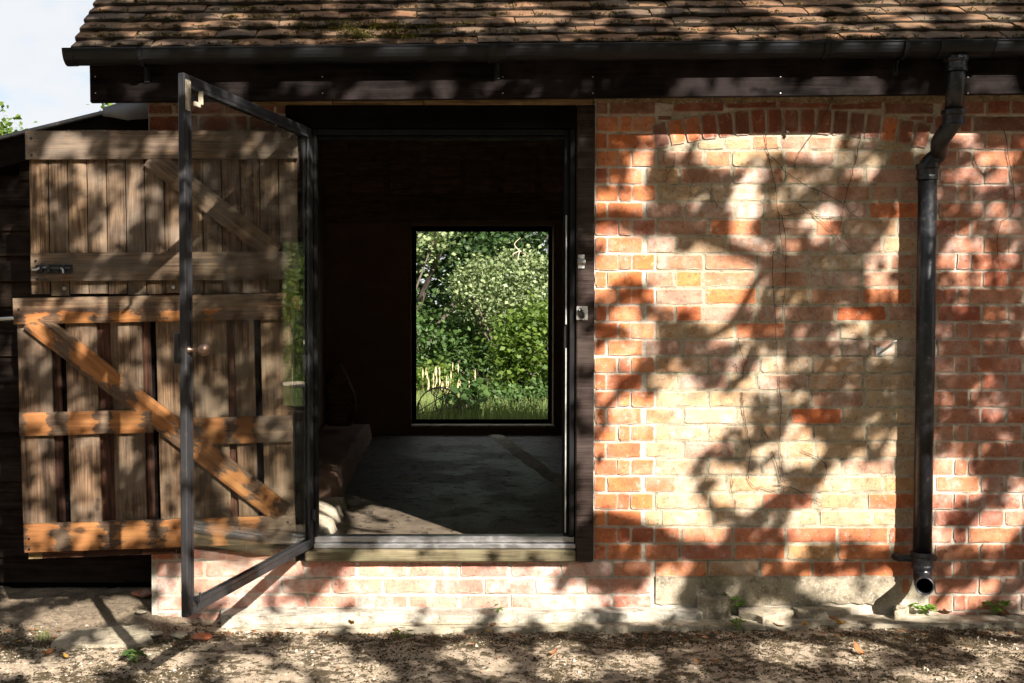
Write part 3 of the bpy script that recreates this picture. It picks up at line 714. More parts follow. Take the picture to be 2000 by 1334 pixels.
def collar(name, c, h=.065, flare=.0075, tilt=0):
    Mx = Matrix.Translation(c) @ Matrix.Rotation(tilt, 4, 'X')
    r = PR + .002; pr = [(r, -h / 2), (r + flare * .6, -h / 2), (r + flare * .6, -h / 2 + .012), (r + flare * .35, -h / 2 + .018), (r + flare * .35, h / 2 - .022), (r + flare, h / 2 - .018), (r + flare * 1.1, h / 2 - .009), (r + flare, h / 2), (r - .001, h / 2)]
    return MB().lathe(pr, 24, Mx).build(name, M_IRON, pipe, smooth=False)
collar('pipe_collar', Vector((gx, -.236, Zp(126, -.235))), .06); collar('pipe_collar', Vector((gx - .003, -.227, Zp(230, -.225))), .062, tilt=.05)
collar('pipe_collar', Vector((xb, -.075, Zp(336, -.075))), .066); c0 = Vector((xb - .003, -.075, Zp(1094, -.075))); collar('pipe_collar', c0, .072)
zc = c0.z + .002
for sd in (-1, 1):
    m = MB(); q = .085 if sd < 0 else .062
    m.tube([(xb + sd * .035, -.06, zc), (xb + sd * q, -.035, zc - .002), (xb + sd * q, -.002, zc - .002)], [.015, .017, .018], 10)
    m.build('pipe_bracket', M_IRON, pipe)
def open_pipe(pts, r1, r0, n=24):
    o = MB(); o.tube(pts, r1, n, False); i_ = MB(); i_.tube(pts, r0, n, False); k = len(pts)
    m = MB(); m.add(o.v, o.f); m.add(i_.v, [f[::-1] for f in i_.f]); B = len(o.v); e = (k - 1) * n
    m.f += [(e + q, e + (q + 1) % n, B + e + (q + 1) % n, B + e + q) for q in range(n)]; return m
sh = spline([(xb - .003, -.075, Zp(1098, -.075)), (xb - .003, -.077, Zp(1117, -.08)), (xb - .012, -.105, Zp(1133, -.1)), (xb - .046, -.195, Zp(1145, -.195))], 6)
open_pipe(sh, PR, PR - .006).build('pipe_shoe', M_IRON, pipe, smooth=True)

# ------------------------------------------------------------------ door frame
m = MB(); zt = Zp(207); xp = X(1124)
m.box(xp, X(1159), -.028, .12, Zp(1093), zt, .005); frame = m.build('door_frame', M_POST, barn)
m = MB(); m.box(X(578), X(612), -.028, .12, Zp(1070), Zp(252) - .001, .005); m.build('hinge_post', M_POST, frame)
m = MB(); m.box(X(560), xp - .001, -.026, .12, Zp(251), zt, .005); m.build('lintel', M_BLACKWD, frame)
m = MB(); m.box(X(596), xp - .001, -.045, .12, Zp(1094), Zp(1070), .008); m.build('sill', M_SILL, frame)
m = MB(); m.box(X(612) + .001, xp - .001, -.032, .10, Zp(1069), Zp(1060), .003); m.box(X(612) + .001, xp - .001, .0, .06, Zp(1060), Zp(1048), .003); m.build('threshold', M_STEEL_EDGE, frame)
m = MB()
for a, b, y0, y1 in ((1112, 1122, -.012, .05), (1102, 1111.5, .012, .07), (613, 620, -.01, .05)): m.box(X(a), X(b), y0, y1, Zp(1047), Zp(252) - .002, .002)
m.box(X(620) + .001, X(1102) - .001, -.01, .05, Zp(264), Zp(252) - .002, .002); m.box(X(620) + .001, X(1102) - .001, .012, .07, Zp(270), Zp(265), .002)
m.build('steel_subframe', M_SUB, frame)
x = X(1106); m = MB(); m.box(x - .004, x + .002, .0, .011, Zp(634), Zp(420), .001); m.box(x - .004, x + .002, .0, .011, Zp(1040), Zp(680), .001); m.build('draught_strip', M_ZINC, frame)
x = X(1133); m = MB(); m.box(x - .014, x + .014, -.033, -.0285, Zp(525), Zp(498), .001); m.tube([(x - .016, -.036, Zp(512)), (x + .016, -.036, Zp(512))], .012, 12); m.build('keep', M_ZINC, frame)
x = X(1135); m = MB(); m.box(x - .024, x + .024, -.032, -.0285, Zp(625), Zp(598), .001); hp = m.build('staple_plate', M_ZINC, frame)
z = Zp(612); ringp = [(x - .005 + .008 * math.cos(a) - .005 * math.sin(a), -.040 + .004 * math.sin(a * 2), z + .018 * math.sin(a)) for a in np.linspace(0, 2 * math.pi, 17)]
MB().tube(ringp, .005, 8).build('staple', M_IRON, frame)

# ------------------------------------------------------------------ glazed steel door, standing open
HX, HY = X(607), -.025; DW = 1.125; fr_pt = Vector((X(366, -1.07), -1.085))
ang = math.atan2(fr_pt.y - HY, fr_pt.x - HX)                       # direction hinge -> free edge
DZ0, DZ1 = Zp(1069, HY), Zp(251, HY); DH = DZ1 - DZ0; T, Wd = .024, .031
m = MB()
m.box(0, Wd, -T / 2, T / 2, 0, DH, .003); m.box(DW - Wd, DW, -T / 2, T / 2, 0, DH, .003)
m.box(Wd + .0005, DW - Wd - .0005, -T / 2 + .001, T / 2 - .001, 0, Wd, .003); m.box(Wd + .0005, DW - Wd - .0005, -T / 2 + .001, T / 2 - .001, DH - Wd, DH, .003)
gdoor = m.build('glazed_door', M_STEEL, barn, loc=(HX, HY, DZ0), rot=(0, 0, ang)); tag(gdoor, 'dark steel framed glass door standing wide open')
# glazing beads on both faces
for s in (-1, 1):
    m = MB(); y0, y1 = sorted((s * .006, s * .014)); a, b = Wd + .0006, DW - Wd - .0006; lo, hi = Wd + .0006, DH - Wd - .0006
    m.box(a, a + .012, y0, y1, lo, hi); m.box(b - .012, b, y0, y1, lo, hi); m.box(a + .0125, b - .0125, y0, y1, lo, lo + .012); m.box(a + .0125, b - .0125, y0, y1, hi - .012, hi); m.build('glazing_bead', M_STEEL, gdoor)
MB().box(Wd + .001, DW - Wd - .001, -.003, .003, Wd + .001, DH - Wd - .001).build('pane', M_GLASS, gdoor)
kz = (Zp(681, -1.0) - DZ0); sgn = 1                               # +y of the door's frame faces the doorway
m = MB(); Mx = Matrix.Translation((DW - Wd / 2, T / 2 * sgn, kz)) @ Matrix.Rotation(R(-90) * sgn, 4, 'X')
m.lathe([(.011, 0), (.011, .006), (.006, .008), (.005, .032), (.009, .036), (.016, .042), (.0205, .052), (.0205, .062), (.016, .071), (.008, .076), (.0001, .077)], 18, Mx)
m.build('knob', M_BRASS, gdoor, smooth=True)
m = MB(); m.box(DW - .032, DW - .002, -T / 2 - .022, -T / 2 - .0005, kz - .045, kz + .055, .002); m.build('lock_case', M_STEEL, gdoor)
m = MB(); m.box(DW - .042, DW - .004, T / 2 + .0005, T / 2 + .002, DH - .12, DH - .020, .001); m.box(DW - .095, DW - .088, T / 2 + .004, T / 2 + .02, DH - .09, DH - .045, .001); m.box(DW - .088, DW - .05, T / 2 + .006, T / 2 + .014, DH - .10, DH - .085, .001); m.build('top_latch', M_PUTTY, gdoor)
m = MB(); m.box(DW - .05, DW - .036, T / 2 + .0005, T / 2 + .022, .05, .062, .001); m.box(DW - .05, DW - .044, T / 2 + .018, T / 2 + .024, .04, .075, .001); m.build('bottom_latch', M_IRON, gdoor)
m = MB(); m.box(Wd * .2, Wd * .8, T / 2, T / 2 + .018, .12, .17, .003); m.build('hinge', M_STEEL, gdoor)

# ------------------------------------------------------------------ stable doors, folded back
def plank(parent, name, mat, x0, x1, y0, y1, z0, z1, along='z', tilt=0.0, patches=None, bev=.003, ragged_=0.0):
    """a board whose grain runs along its own x axis; patches are stretches (0..1) worn to bare wood"""
    if along == 'z': L, W = z1 - z0, x1 - x0
    else: L, W = x1 - x0, z1 - z0
    th = y1 - y0; m = MB()
    n = max(8, int(L / .012)) if patches else max(4, int(L / .10)); k = 8 if patches else 4
    vs = []; a = []
    sd = random.uniform(0, 50)
    for j in range(k + 1):
        for i in range(n + 1):
            u = i / n; v = j / k; x = (u - .5) * L; z = (v - .5) * W
            e = (j in (0, k)) or (i in (0, n))
            z += .0018 * mnoise.noise((x * 6, sd, j * .0)) * (1 if True else 0)
            if e: z *= 1 - bev * .4 / max(W, .01)
            y = -th / 2 + (bev if e else 0) + .0008 * mnoise.noise((x * 9, z * 30, sd))
            w = 0.0
            if patches:
                for (p0, p1, q0, q1) in patches:
                    d = min((u - p0) / .03, (p1 - u) / .03, (v - q0) / .10 if q0 > 0 else 9, (q1 - v) / .10 if q1 < 1 else 9)
                    w = max(w, min(1, max(0, .5 + .25 * d)))
            vs.append((x, y, z)); a.append(w)
    fs = [(j * (n + 1) + i, j * (n + 1) + i + 1, (j + 1) * (n + 1) + i + 1, (j + 1) * (n + 1) + i) for j in range(k) for i in range(n)]
    ring = list(range(n + 1)) + [j * (n + 1) + n for j in range(1, k + 1)] + [k * (n + 1) + i for i in range(n - 1, -1, -1)] + [j * (n + 1) for j in range(k - 1, 0, -1)]
    b = len(vs); q = len(ring)
    for r_ in ring: vs.append((vs[r_][0], th / 2, vs[r_][2])); a.append(0.0)
    fs += [(ring[i], b + i, b + (i + 1) % q, ring[(i + 1) % q]) for i in range(q)]; fs.append(tuple(b + i for i in range(q)))
    m.add(vs, fs, a)
    rot = (0, -tilt, 0) if along != 'z' else (0, R(-90) - tilt, 0)
    return m.build(name, mat, parent, attr=True, loc=((x0 + x1) / 2, (y0 + y1) / 2, (z0 + z1) / 2), rot=rot)
def bar(parent, name, mat, p0, p1, w, y0, y1, patches=None):        # a slanting board
    p0, p1 = Vector(p0), Vector(p1); d = p1 - p0; L = d.length; c = (p0 + p1) / 2
    return plank(parent, name, mat, c.x - L / 2, c.x + L / 2, y0, y1, c.y - w / 2, c.y + w / 2, 'x', math.atan2(d.y, d.x), patches)
def bolt_head(parent, x, y, z, r=.007, mat=None):
    MB().lathe([(.0001, .004), (r * .7, .0035), (r, .001), (r, -.001)], 10, Matrix.Translation((x, y, z)) @ Matrix.Rotation(R(90), 4, 'X')).build('screw', mat or M_IRON, parent)
DY = -.05
def dloc(px, py, hz, Y=DY - .03): return (px - 588) / F_PX * (Y - CAM.y), Zp(py, Y) - hz
# leaf of planks with two ledges and a brace
uz = Zp(250, DY); xs_ = lambda px: (px - 588) / F_PX * (4.7 - .09) * .982
def zz_(py): return Zp(py, -.09) - uz
m = MB(); m.box(xs_(62), xs_(580), .012, .018, zz_(568), zz_(256)); upd = m.build('stable_door', M_WOOD_BACK, barn, loc=(X(588), DY, uz), rot=(0, -.010, .045))
tag(upd, 'grey-brown planked half door with ledges, brace and black bolt')
px = 56; w = (584 - 56) / 14
for i in range(14):
    plank(upd, 'plank', M_WOOD_UP, xs_(px + .7), xs_(px + w - .7), -.010, .012, zz_(571 + random.uniform(-2, 2)), zz_(251 + random.uniform(-1, 1)), bev=.004); px += w
plank(upd, 'ledge', M_WOOD_UP, xs_(54), xs_(586), -.034, -.0105, zz_(309), zz_(254), 'x'); plank(upd, 'ledge', M_WOOD_UP, xs_(60), xs_(587), -.034, -.0105, zz_(545), zz_(490), 'x')
bar(upd, 'brace', M_WOOD_UP, (xs_(296), zz_(304)), (xs_(540), zz_(494)), .092, -.031, -.0105)
for (a, b) in ((66, 268), (66, 300), (574, 268), (574, 300), (70, 505), (72, 540), (575, 500), (577, 535)): bolt_head(upd, xs_(a), -.035, zz_(b), .005)
for a in (122, 335, 555): bolt_head(upd, xs_(a), -.011, zz_(559), .009, M_ZINC)
m = MB(); m.box(xs_(70), xs_(142), -.037, -.0345, zz_(530), zz_(513), .001); m.tube([(xs_(80), -.043, zz_(520)), (xs_(139), -.043, zz_(520))], .006, 8); bo = m.build('bolt', M_IRON, upd)
for a in (82, 96, 125): m = MB(); m.box(xs_(a) - .006, xs_(a) + .006, -.051, -.0372, zz_(528), zz_(513), .002); m.build('bolt_guide', M_IRON, upd)
m = MB(); m.tube([(xs_(64), -.043, zz_(523)), (xs_(72), -.043, zz_(523)), (xs_(80), -.043, zz_(519)), (xs_(118), -.043, zz_(520)), (xs_(124), -.046, zz_(521)), (xs_(127), -.058, zz_(530))], .005, 8); m.build('bolt_rod', M_ZINC, upd)
# heavier leaf with open gaps, ledges rubbed to bare orange wood
lz = Zp(572, DY); zl = lambda py: Zp(py, -.10) - lz
m = MB(); m.box(xs_(60), xs_(560), .034, .040, zl(1070), zl(590)); lod = m.build('stable_door', M_BLACKWD, barn, loc=(X(574), DY - .012, lz), rot=(0, -.020, .075))
tag(lod, 'lower half door with gapped boards and ledges rubbed to bare orange wood')
XO = 574 - 588
def xl(px): return (px - 574) / F_PX * (4.7 - .10) * .983
for a, b in ((35, 102), (127, 190), (215, 278), (303, 362), (363, 444), (457, 498), (509, 571)):
    plank(lod, 'plank', M_WOOD_LO, xl(a + 1), xl(b - 1), -.006, .014, zl(1055), zl(600), bev=.004)
for a, b in ((100, 116), (188, 218), (276, 292), (440, 460)):
    plank(lod, 'backing_board', M_WOOD_BACK, xl(a), xl(b), .0145, .030, zl(1050), zl(605))
for a, b in ((42, 70), (71, 150), (151, 262), (263, 330), (331, 470), (471, 568)): plank(lod, 'backing_board', M_WOOD_BACK if a % 2 else M_BATTEN, xl(a), xl(b) - .002, .015, .033, zl(1079), zl(1056), 'x')
pt = lambda cs, tot0, tot1, q0=0, q1=1: [((a - tot0) / (tot1 - tot0), (b - tot0) / (tot1 - tot0), q0, q1) for a, b in cs]
plank(lod, 'ledge', M_WOOD_LO, xl(33), xl(563), -.030, -.0065, zl(623), zl(572), 'x', patches=pt([(48, 88), (128, 186), (216, 275), (318, 362), (402, 425)], 33, 563, 0, .42))
plank(lod, 'ledge', M_WOOD_LO, xl(38), xl(296), -.030, -.0065, zl(838), zl(793), 'x', patches=pt([(48, 94), (130, 184), (216, 276)], 38, 296))
plank(lod, 'ledge', M_WOOD_LO, xl(362), xl(568), -.030, -.0065, zl(864), zl(812), 'x', patches=pt([(366, 380), (392, 438), (460, 492)], 362, 568))
plank(lod, 'ledge', M_WOOD_LO, xl(40), xl(571), -.030, -.0065, zl(1062), zl(1007), 'x', patches=pt([(42, 100), (130, 192), (222, 280), (310, 372), (392, 440), (462, 500)], 40, 571))
bar(lod, 'brace', M_WOOD_LO, (xl(66), zl(612)), (xl(548), zl(1006)), .098, -.029, -.0066, patches=[(.02, .10, 0, .6), (.16, .33, .15, 1), (.40, .56, .1, 1), (.64, .74, 0, 1), (.78, .86, 0, .9), (.90, .97, .1, 1)])
for (a, b) in ((44, 594), (555, 584), (552, 606), (50, 1035), (50, 1055), (556, 1020), (560, 1045), (460, 1030)): bolt_head(lod, xl(a), -.031, zl(b), .005)
m = MB(); m.tube([(xl(4), -.02, zl(612)), (xl(34), -.02, zl(611))], .008, 8); m.build('bolt_rod', M_ZINC, lod)
# strap where the lower leaf meets the frame
m = MB(); m.box(xl(574) + .002, xl(590), -.012, .004, zl(606), zl(578), .003); m.build('hinge_block', M_BATTEN, lod)

# hook on the wall
hx, hz = X(1719), Zp(682); hook = MB()
hook.box(hx - .020, hx + .018, -.006, .0005, hz - .028, hz + .010, .001); hook.tube([(hx - .012, -.008, hz - .020), (hx + .010, -.03, hz + .0), (hx + .030, -.05, hz + .022), (hx + .036, -.055, hz + .034), (hx + .048, -.056, hz + .038)], [.004, .006, .006, .005, .004], 8)
tag(hook.build('wall_hook', M_ZINC, barn), 'small galvanised hook plate screwed to the infill')
nb = MB(); c = at(1538, 258, -.01)
for i in range(9):
    d = Vector((rng.normal(), -abs(rng.normal()) * .6, rng.normal())).normalized(); nb.tube([c, c + d * rng.uniform(.010, .022)], [.005, .002], 5)
nb.build('rusty_staple', M_TWIG, barn)

# ------------------------------------------------------------------ creeper stems clinging to the wall
creeper = tag(empty('dead_creeper', (X(1560), -.004, Zp(1100))), 'thin dead brown creeper stems clinging to the blocked arch brickwork', 'creeper')
org = Vector((X(1560), -.004, Zp(1100)))
stems = [[(1495, 262), (1500, 300), (1512, 360), (1520, 420), (1528, 500)], [(1525, 420), (1534, 470), (1532, 560), (1525, 640)], [(1500, 300), (1540, 340), (1580, 365), (1625, 385), (1680, 430)],
         [(1622, 200), (1600, 240), (1560, 300), (1550, 330)], [(1680, 262), (1665, 330), (1652, 380), (1640, 440), (1625, 470)], [(1510, 490), (1508, 540), (1512, 600), (1516, 660), (1518, 720)],
         [(1400, 405), (1380, 370), (1350, 390)], [(1440, 660), (1450, 700), (1449, 745)], [(1434, 710), (1441, 735)], [(1462, 695), (1452, 720), (1450, 740)],
         [(1448, 765), (1452, 810), (1460, 850), (1466, 880), (1461, 910), (1466, 945), (1500, 955), (1535, 953)], [(1520, 735), (1524, 790), (1522, 860), (1526, 905), (1530, 945)], [(1507, 880), (1516, 910), (1526, 945), (1530, 962)],
         [(1510, 946), (1550, 954), (1580, 972), (1610, 986)], [(1495, 845), (1500, 860)], [(1530, 420), (1580, 418), (1625, 425)], [(1530, 445), (1600, 450)], [(1560, 400), (1600, 430), (1640, 470), (1672, 500)],
         [(1295, 300), (1302, 340), (1300, 362)], [(1318, 300), (1316, 340)], [(1352, 350), (1345, 395)], [(1900, 310), (1920, 345), (1945, 380)], [(1985, 290), (1975, 360), (1950, 390)], [(1960, 250), (1980, 400), (1950, 440), (1948, 500), (1960, 560)],
         [(1428, 925), (1430, 965), (1436, 982)], [(1565, 880), (1612, 905), (1606, 950)], [(1645, 740), (1652, 720)], [(1690, 600), (1680, 615)]]
for st in stems:
    m = MB(); P = [at(px, py, 0) - Vector((0, .004, 0)) for px, py in st]; sp = spline(P, 5)
    sp = [p + Vector((rng.normal(0, .0025), -.001 - abs(rng.normal(0, .0015)), rng.normal(0, .0025))) - org for p in sp]
    r0 = .0017 if len(st) > 3 else .0012; m.tube(sp, list(np.linspace(r0, r0 * .5, len(sp))), 5)
    for _ in range(len(st)):
        i = int(rng.integers(1, len(sp) - 1)); q = sp[i]; m.tube([q, q + Vector((rng.normal(0, .02), -.001, rng.normal(0, .02)))], [.001, .0006], 4)
    m.build('stem', M_TWIG, creeper)

# ------------------------------------------------------------------ concrete footing, broken slabs
def slab_thing(name, label, cat, poly, z0, z1, mat, seed, jag=.009, group=None):
    rr = random.Random(seed); out = []
    for i in range(len(poly)):
        a, b = Vector(poly[i]), Vector(poly[(i + 1) % len(poly)]); n = max(1, int((b - a).length / .035))
        for k in range(n):
            p = a.lerp(b, k / n); out.append((p.x + rr.uniform(-jag, jag), p.y + rr.uniform(-jag, jag)))
    cx = sum(p[0] for p in out) / len(out); cy = sum(p[1] for p in out) / len(out); n = len(out); vs = []
    for sc_, zz in ((1, z0), (1, z1 - .007), (.985, z1), (.6, z1 + .001), (.25, z1)):
        for p in out:
            x = cx + (p[0] - cx) * sc_; y = cy + (p[1] - cy) * sc_; h = .006 * mnoise.noise((x * 22, y * 22, seed)) + .008 * mnoise.noise((x * 4, y * 4, seed)) if zz > z0 else 0
            vs.append((x - cx, y - cy, zz + h))
    fs = [(r_ * n + i, r_ * n + (i + 1) % n, (r_ + 1) * n + (i + 1) % n, (r_ + 1) * n + i) for r_ in range(4) for i in range(n)] + [tuple(range(4 * n, 5 * n))]
    o = MB().add(vs, fs).build(name, mat, None, loc=(cx, cy, 0)); return tag(o, label, cat, group)
def gp(px, py, z=0.02): p = atz(px, py, z); return (p.x, p.y)
slab_thing('concrete_footing', 'long pale concrete footing strip under the doorway brickwork', 'footing', [(X(428), .003), (X(428, -.13), -.13), (X(900, -.12), -.125), (X(1375, -.08), -.085), (X(1380), .003)], -.03, .046, mortar_mat('footing_concrete', (.40, .365, .30), (.22, .19, .14), .1), 1, .005)
slab_thing('concrete_ledge', 'thin worn concrete ledge running along the barn foot', 'ledge', [(X(560, -.1), -.05), (X(425, -.2), -.20), (X(900, -.2), -.195), (X(1400, -.16), -.165), (X(1850, -.13), -.135), (X(2100, -.1), -.12), (X(2100), .0), (X(1385), .0)], -.03, .014, M_CONC, 2)
slab_thing('broken_slab', 'flat broken concrete slab beside the seedling under the render', 'slab', [gp(1445, 1187), gp(1520, 1190), gp(1548, 1205), gp(1490, 1217), gp(1442, 1205)], -.01, .045, M_RENDER, 3)
slab_thing('broken_slab', 'long cracked concrete slab under the cement render skirt', 'slab', [gp(1455, 1178), gp(1640, 1172), gp(1665, 1195), gp(1640, 1205), gp(1560, 1206), gp(1525, 1188)], -.01, .048, M_RENDER, 4)
slab_thing('broken_slab', 'chipped concrete lump left of the pipe shoe', 'slab', [gp(1668, 1175), gp(1725, 1172), gp(1730, 1192), gp(1675, 1197)], -.01, .055, M_CONC, 5)
slab_thing('broken_slab', 'rounded concrete lump right below the downpipe', 'slab', [gp(1735, 1190), gp(1765, 1186), gp(1778, 1200), gp(1750, 1208)], -.01, .05, M_RENDER, 6)
slab_thing('broken_slab', 'pale rounded stone block standing against the render skirt', 'stone', [(X(1368), -.008), (X(1365), -.045), (X(1380), -.07), (X(1402, -.06), -.075), (X(1424), -.05), (X(1428), -.008)], -.01, .10, M_RENDER, 8, .011)
slab_thing('concrete_step', 'low worn concrete slab in front of the shed and brick corner', 'slab', [gp(120, 1232, .01), gp(290, 1216, .01), gp(298, 1245, .01), gp(260, 1257, .01), gp(100, 1258, .01)], -.03, .006, M_RENDER, 7, .014)
for i, (px, py, s, lab, mt) in enumerate(((280, 1163, .045, 'flat red brick fragment by the barn corner', M_RED), (275, 1192, .022, 'small grey stone by the barn corner', M_CONC), (300, 1225, .03, 'pale mortar lump at the foot of the brick corner', M_CONC), (395, 1232, .035, 'orange brick chunk under the open glass door', M_ORANGE), (350, 1228, .028, 'mossy rubble lump below the brick corner', M_RENDER))):
    p = atz(px, py, .03); vs = []; m = MB(); n = 9
    pr = [(.0001, -.5), (.8, -.4), (1, 0), (.8, .35), (.3, .5), (.0001, .52)]
    m.lathe([(r_ * s, z * s * .55) for r_, z in pr], n); m.v = [(v[0] * 1.3 + s * .3 * mnoise.noise((v[0] * 40, v[1] * 40, i)), v[1], v[2] + s * .2 * mnoise.noise((v[0] * 60, v[1] * 60, i + 5))) for v in m.v]
    tag(m.build('rubble', mt, None, attr=True, loc=(p.x, p.y, ground_h(p.x, p.y) + s * .18)), lab, 'stone')

# grit and moss crumbs: nobody could count them
def crumbs(name, n, smin, smax, mat, label, dens):
    vs = []; fs = []; a = []
    for _ in range(n):
        x = rng.uniform(-2.3, 2.7); y = rng.uniform(-1.0, -.12)
        if mnoise.noise((x * 3, y * 5, dens)) + rng.normal(0, .25) < .05 - (.10 if -.36 < y < -.22 else 0): continue
        s = rng.uniform(smin, smax); b = len(vs); z = ground_h(x, y) - .006
        r = rng.uniform(.6, 1.3, 5)
        vs.extend([(x + s * r[0], y, z), (x - s * .3, y + s * r[1], z), (x - s * .6, y - s * r[2], z), (x + rng.normal(0, s * .2), y, z + s * r[3] * .8)]); fs.extend([(b, b + 1, b + 3), (b + 1, b + 2, b + 3), (b + 2, b, b + 3)]); a.extend([rng.random()] * 4)
    tag(MB().add(vs, fs, a).build(name, mat, None, attr=True), label, name, None, 'stuff')
M_GRIT = NT('grit'); _c = M_GRIT.mix(M_GRIT.attr('wear'), (.18, .135, .09), (.42, .355, .27)); M_GRIT = M_GRIT.done(_c, .9)
M_CRUMB = leaf_mat('moss_crumb', (.018, .013, .007), (.065, .045, .018), .05, .95, .1)
crumbs('grit', 12000, .0015, .0042, M_GRIT, 'pale loose grit scattered over the yard concrete', 3.3)
crumbs('pebbles', 900, .004, .011, M_GRIT, 'mixed small stones bedded in the yard concrete', 5.7)
crumbs('moss_crumbs', 20000, .002, .0062, M_CRUMB, 'dark dry moss crumbs over the yard concrete', 8.1)

vs = []; fs = []; a = []                                           # scraps of leaf drifted against the wall foot
for _ in range(420):
    x = rng.uniform(-2.2, 2.7); y = -.205 - abs(rng.normal(0, .05)) if rng.random() < .75 else rng.uniform(-.95, -.2)
    if mnoise.noise((x * 2.5, 0, 6)) < -.05 and rng.random() < .8: continue
    L = rng.uniform(.006, .017); an = rng.uniform(0, 6.28); z = ground_h(x, y) - .003 + rng.uniform(0, .006); b = len(vs); c_, s_ = math.cos(an) * L, math.sin(an) * L
    vs.extend([(x - c_, y - s_, z), (x + s_ * .5, y - c_ * .5, z + L * .4), (x + c_, y + s_, z + L * .15), (x - s_ * .5, y + c_ * .5, z + L * .1)]); fs.append((b, b + 1, b + 2, b + 3)); a.extend([rng.random()] * 4)
tag(MB().add(vs, fs, a).build('leaf_litter', M_FALLEN[0], None, attr=True), 'brown leaf scraps drifted along the wall foot', 'leaf litter', None, 'stuff')

# ------------------------------------------------------------------ fallen leaves and seedlings
def leaf_shape(L, W, curl, seed, n=6):
    rr = random.Random(seed); vs = []; a = []
    for i in range(n + 1):
        u = i / n; w = W * math.sin(math.pi * min(1, u * .94 + .03)) ** .8 * (1 + .12 * math.sin(i * 3 + seed)); z = curl * (u - .4) ** 2
        for s in (-1, 0, 1): vs.append(((u - .5) * L, s * w / 2, z * L + abs(s) * W * .16 * (1 + .5 * rr.random()) + .001)); a.append(rr.random())
    fs = []
    for i in range(n):
        for k in (0, 1): q = i * 3 + k; fs.append((q, q + 1, q + 4, q + 3))
    return vs, fs, a
leafspots = [(685, 1222, 1, .05, 'dry brown leaf on the footing under the door sill', .052), (772, 1236, 0, .055, 'curled brown leaf against the concrete ledge', .016), (962, 1224, 0, .045, 'small rolled brown leaf on the concrete ledge', .016), (955, 1236, 1, .028, 'ochre leaf scrap on the concrete ledge', .016),
             (1080, 1282, 2, .05, 'curled russet leaf lying alone on mossy concrete', 0), (1640, 1222, 1, .075, 'yellow-orange leaf at the ledge below the pipe', .016), (1628, 1212, 2, .06, 'upright russet leaf beside the yellow-orange leaf', .018), (1572, 1224, 1, .05, 'ochre leaf left of the yellow-orange leaf', .014), (1520, 1226, 2, .05, 'russet leaf along the edge of the ledge', .014),
             (428, 1239, 1, .032, 'bright yellow leaf beside the footing end', .006), (92, 1282, 0, .075, 'long olive brown leaf on the yard left of the seedling', 0), (130, 1285, 1, .03, 'small yellow-green leaf on the yard', 0), (35, 1256, 1, .03, 'ochre leaf by the grass tuft', 0), (1925, 1196, 2, .06, 'russet leaf right of the pipe shoe', .016), (1850, 1200, 0, .06, 'brown leaf under the pipe shoe', .016), (1960, 1202, 0, .08, 'dark brown leaf heap piece at the wall foot', .016),
             (1675, 1275, 2, .07, 'long curled tan leaf on the sunlit yard', 0), (1360, 1295, 0, .035, 'dark brown leaf on the shaded yard', 0), (1395, 1296, 0, .04, 'crumpled brown leaf on the shaded yard', 0)]
for i, (px, py, k, L, lab, z) in enumerate(leafspots):
    p = atz(px, py, z); vs, fs, a = leaf_shape(L, L * .5, rng.uniform(.3, 1.2), i); h = max(z, ground_h(p.x, p.y) - .004 if z == 0 else z)
    tag(MB().add(vs, fs, a).build('fallen_leaf', M_FALLEN[k], None, attr=True, smooth=True, loc=(p.x, p.y, h + .004), rot=(rng.uniform(-.35, .35), rng.uniform(-.3, .1), rng.uniform(0, 6.28))), lab, 'leaf', 'fallen leaves')
def seedling(px, py, z, h, n, lab, mat=M_WEED, spread=.05, ls=.032):
    p = atz(px, py, z); e = tag(empty('seedling', (p.x, p.y, z)), lab, 'weed', 'weeds at the wall foot')
    st = MB(); lf = MB()
    for i in range(n):
        an = rng.uniform(0, 6.28); rr = rng.uniform(.2, 1) * spread; tip = Vector((math.cos(an) * rr, math.sin(an) * rr * .7, h * rng.uniform(.45, 1)))
        st.tube([(0, 0, -.01), tip * .5 + Vector((0, 0, h * .15)), tip], [.0015, .0012, .0008], 4)
        for q in range(3):
            L = ls * rng.uniform(.7, 1.2); vs, fs, a = leaf_shape(L, L * .75, .3, i * 3 + q); rz = an + (q - 1) * 1.2
            M4 = Matrix.Translation(tip) @ Matrix.Rotation(rz, 4, 'Z') @ Matrix.Rotation(rng.uniform(-.3, .5), 4, 'Y') @ Matrix.Translation((L * .5, 0, 0)); lf.add([M4 @ Vector(v) for v in vs], fs, a)
    st.build('stem', M_WEED, e, attr=True); lf.build('leaves', mat, e, attr=True, smooth=True)
seedling(1425, 1198, .02, .085, 12, 'bushy green nettle-like seedling beside the pale stone block', spread=.05, ls=.03)
seedling(1445, 1226, .012, .035, 6, 'small pale green seedling at the ledge edge below the nettle', spread=.03, ls=.02)
seedling(1805, 1200, .015, .055, 14, 'feathery yellow-green weed below the pipe shoe', spread=.05, ls=.022)
seedling(1940, 1200, .015, .06, 9, 'yellow-green weed at the wall right of the pipe', spread=.06, ls=.03)
seedling(972, 1196, .05, .03, 4, 'tiny seedling on the plinth brickwork under the sill', spread=.02, ls=.014)
seedling(268, 1290, .0, .03, 5, 'dark green rosette on the yard before the brick corner', M_LEAF_MID, .035, .03)
seedling(790, 1244, .012, .02, 5, 'little green sprout beside the curled brown leaf', spread=.04, ls=.018)
